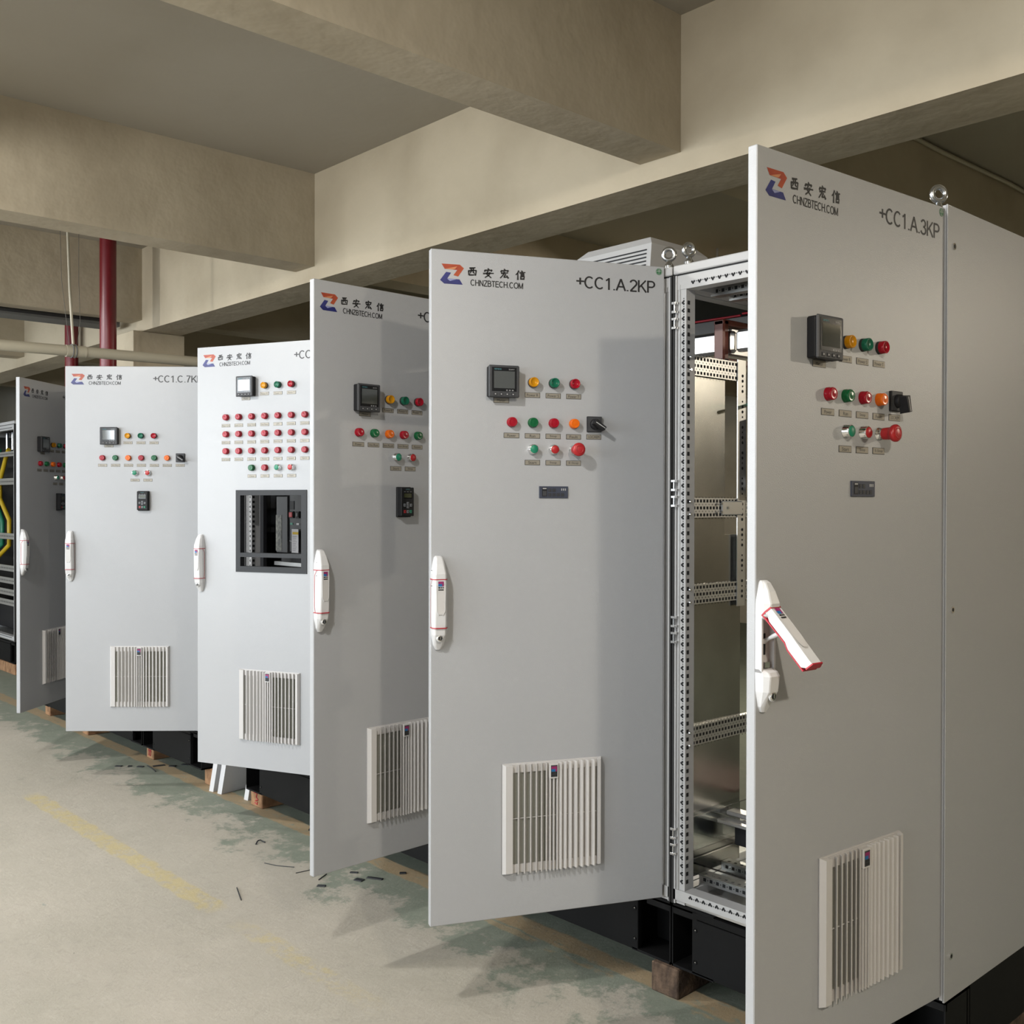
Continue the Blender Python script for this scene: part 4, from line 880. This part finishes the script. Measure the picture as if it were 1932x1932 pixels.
block(-7.92, 2.655, .10, .5, .0945, wood2, 'brown timber block under the farthest open door')
block(-10.5, 3.05, 1.1, .12, .0945, wood2, 'long timber beam under the cabinet with coloured cables')
block(-3.46, 2.78, .10, .4, .0945, wood, 'timber block under the keypad cabinet behind the 2KP door')
block(-1.27, 2.75, .10, .5, .0945, wood, 'timber block under the near end of the nearest cabinet')
for k, (x, y, w_, rz, ln, lab) in enumerate(((-5.240, 2.60, .020, 12, .20, 'white foam board leaning by the orange block, farthest of three'), (-5.165, 2.61, .020, 12, .34, 'white foam board leaning in the middle of the three'), (-4.965, 2.66, .020, 8, .26, 'white foam board leaning beside the red-marked block'))):
    m = MB(); t_ = .034; sh = .055
    vs = [(0, 0, 0), (t_, 0, 0), (t_, ln, 0), (0, ln, 0), (sh, 0, .24), (t_ + sh, 0, .24), (t_ + sh, ln, .24), (sh, ln, .24)]
    m.add(vs, [(0, 1, 2, 3), (4, 5, 6, 7), (0, 1, 5, 4), (1, 2, 6, 5), (2, 3, 7, 6), (3, 0, 4, 7)], foam)
    tag(m.build('foam_board', None, (x, y, 0), R(rz)), lab, 'foam board', 'white foam boards')
def strip(pts, r, lab):
    m = MB(); m.tube([(x, y, r + .0002 + z) for x, y, z in pts], r, scrap, 6); return tag(m.build('cable_scrap'), lab, 'cable scrap', 'scraps on the floor')
strip([(-3.835, 2.023, 0), (-3.768, 1.997, 0), (-3.705, 1.973, 0)], .0024, 'short straight dark cable scrap alone in the aisle')
strip([(-4.021, 2.252, 0), (-3.956, 2.274, 0), (-3.888, 2.32, 0)], .0018, 'long thin dark strip on the floor left of the keypad door')
strip([(-3.822, 2.288, 0), (-3.812, 2.364, 0)], .0016, 'thin dark strip touching the foot of the keypad door')
strip([(-4.266, 2.346, 0), (-4.286, 2.366, .006), (-4.288, 2.38, .006), (-4.262, 2.390, 0)], .0032, 'small hooked black cable scrap on the floor')
strip([(-4.276, 2.632, 0), (-4.29, 2.652, .008), (-4.255, 2.645, .006), (-4.236, 2.616, 0)], .004, 'curled black scrap on the tan floor line')
strip([(-3.688, 2.316, 0), (-3.704, 2.343, 0), (-3.724, 2.377, 0)], .0022, 'thin dark strip under the keypad door')
def chip(x, y, a, b, rz, lab):
    m = MB(); m.box(-a, a, -b, b, .0, .004, scrap, .001); return tag(m.build('plastic_chip', None, (x, y, .0002), R(rz)), lab, 'plastic chip', 'plastic chips on the floor')
chip(-3.546, 2.498, .036, .009, 28, 'long grey plastic chip on the floor under the keypad door'); chip(-3.517, 2.621, .014, .010, 50, 'black plastic chip nearest the tan floor line'); chip(-3.661, 2.473, .018, .007, 40, 'small dull chip farthest under the keypad door')
chip(-3.575, 2.440, .020, .014, 20, 'crumpled dark chip beside the long grey chip'); chip(-3.623, 2.288, .018, .009, 40, 'small grey chip just in front of the keypad door')
for k, (x, y, a, rz) in enumerate(((-6.091, 2.447, .02, 40), (-6.046, 2.496, .012, 60), (-5.992, 2.537, .02, 40), (-5.942, 2.629, .035, 75), (-5.877, 2.682, .02, 40), (-5.860, 2.757, .024, 40))):
    chip(x, y, a, .012, rz, ['leftmost dark chip of the row below the 7K door', 'tiny second chip of the row below the 7K door', 'third chip of the row below the 7K door', 'largest black chip on the tan line below the 7K door', 'fifth chip of the row below the 7K door', 'rightmost chip of the row below the 7K door'][k])
strip([(-5.982, 2.575, 0), (-5.908, 2.567, .004), (-5.821, 2.555, 0)], .003, 'bent black cable scrap by the chips below the 7K door')
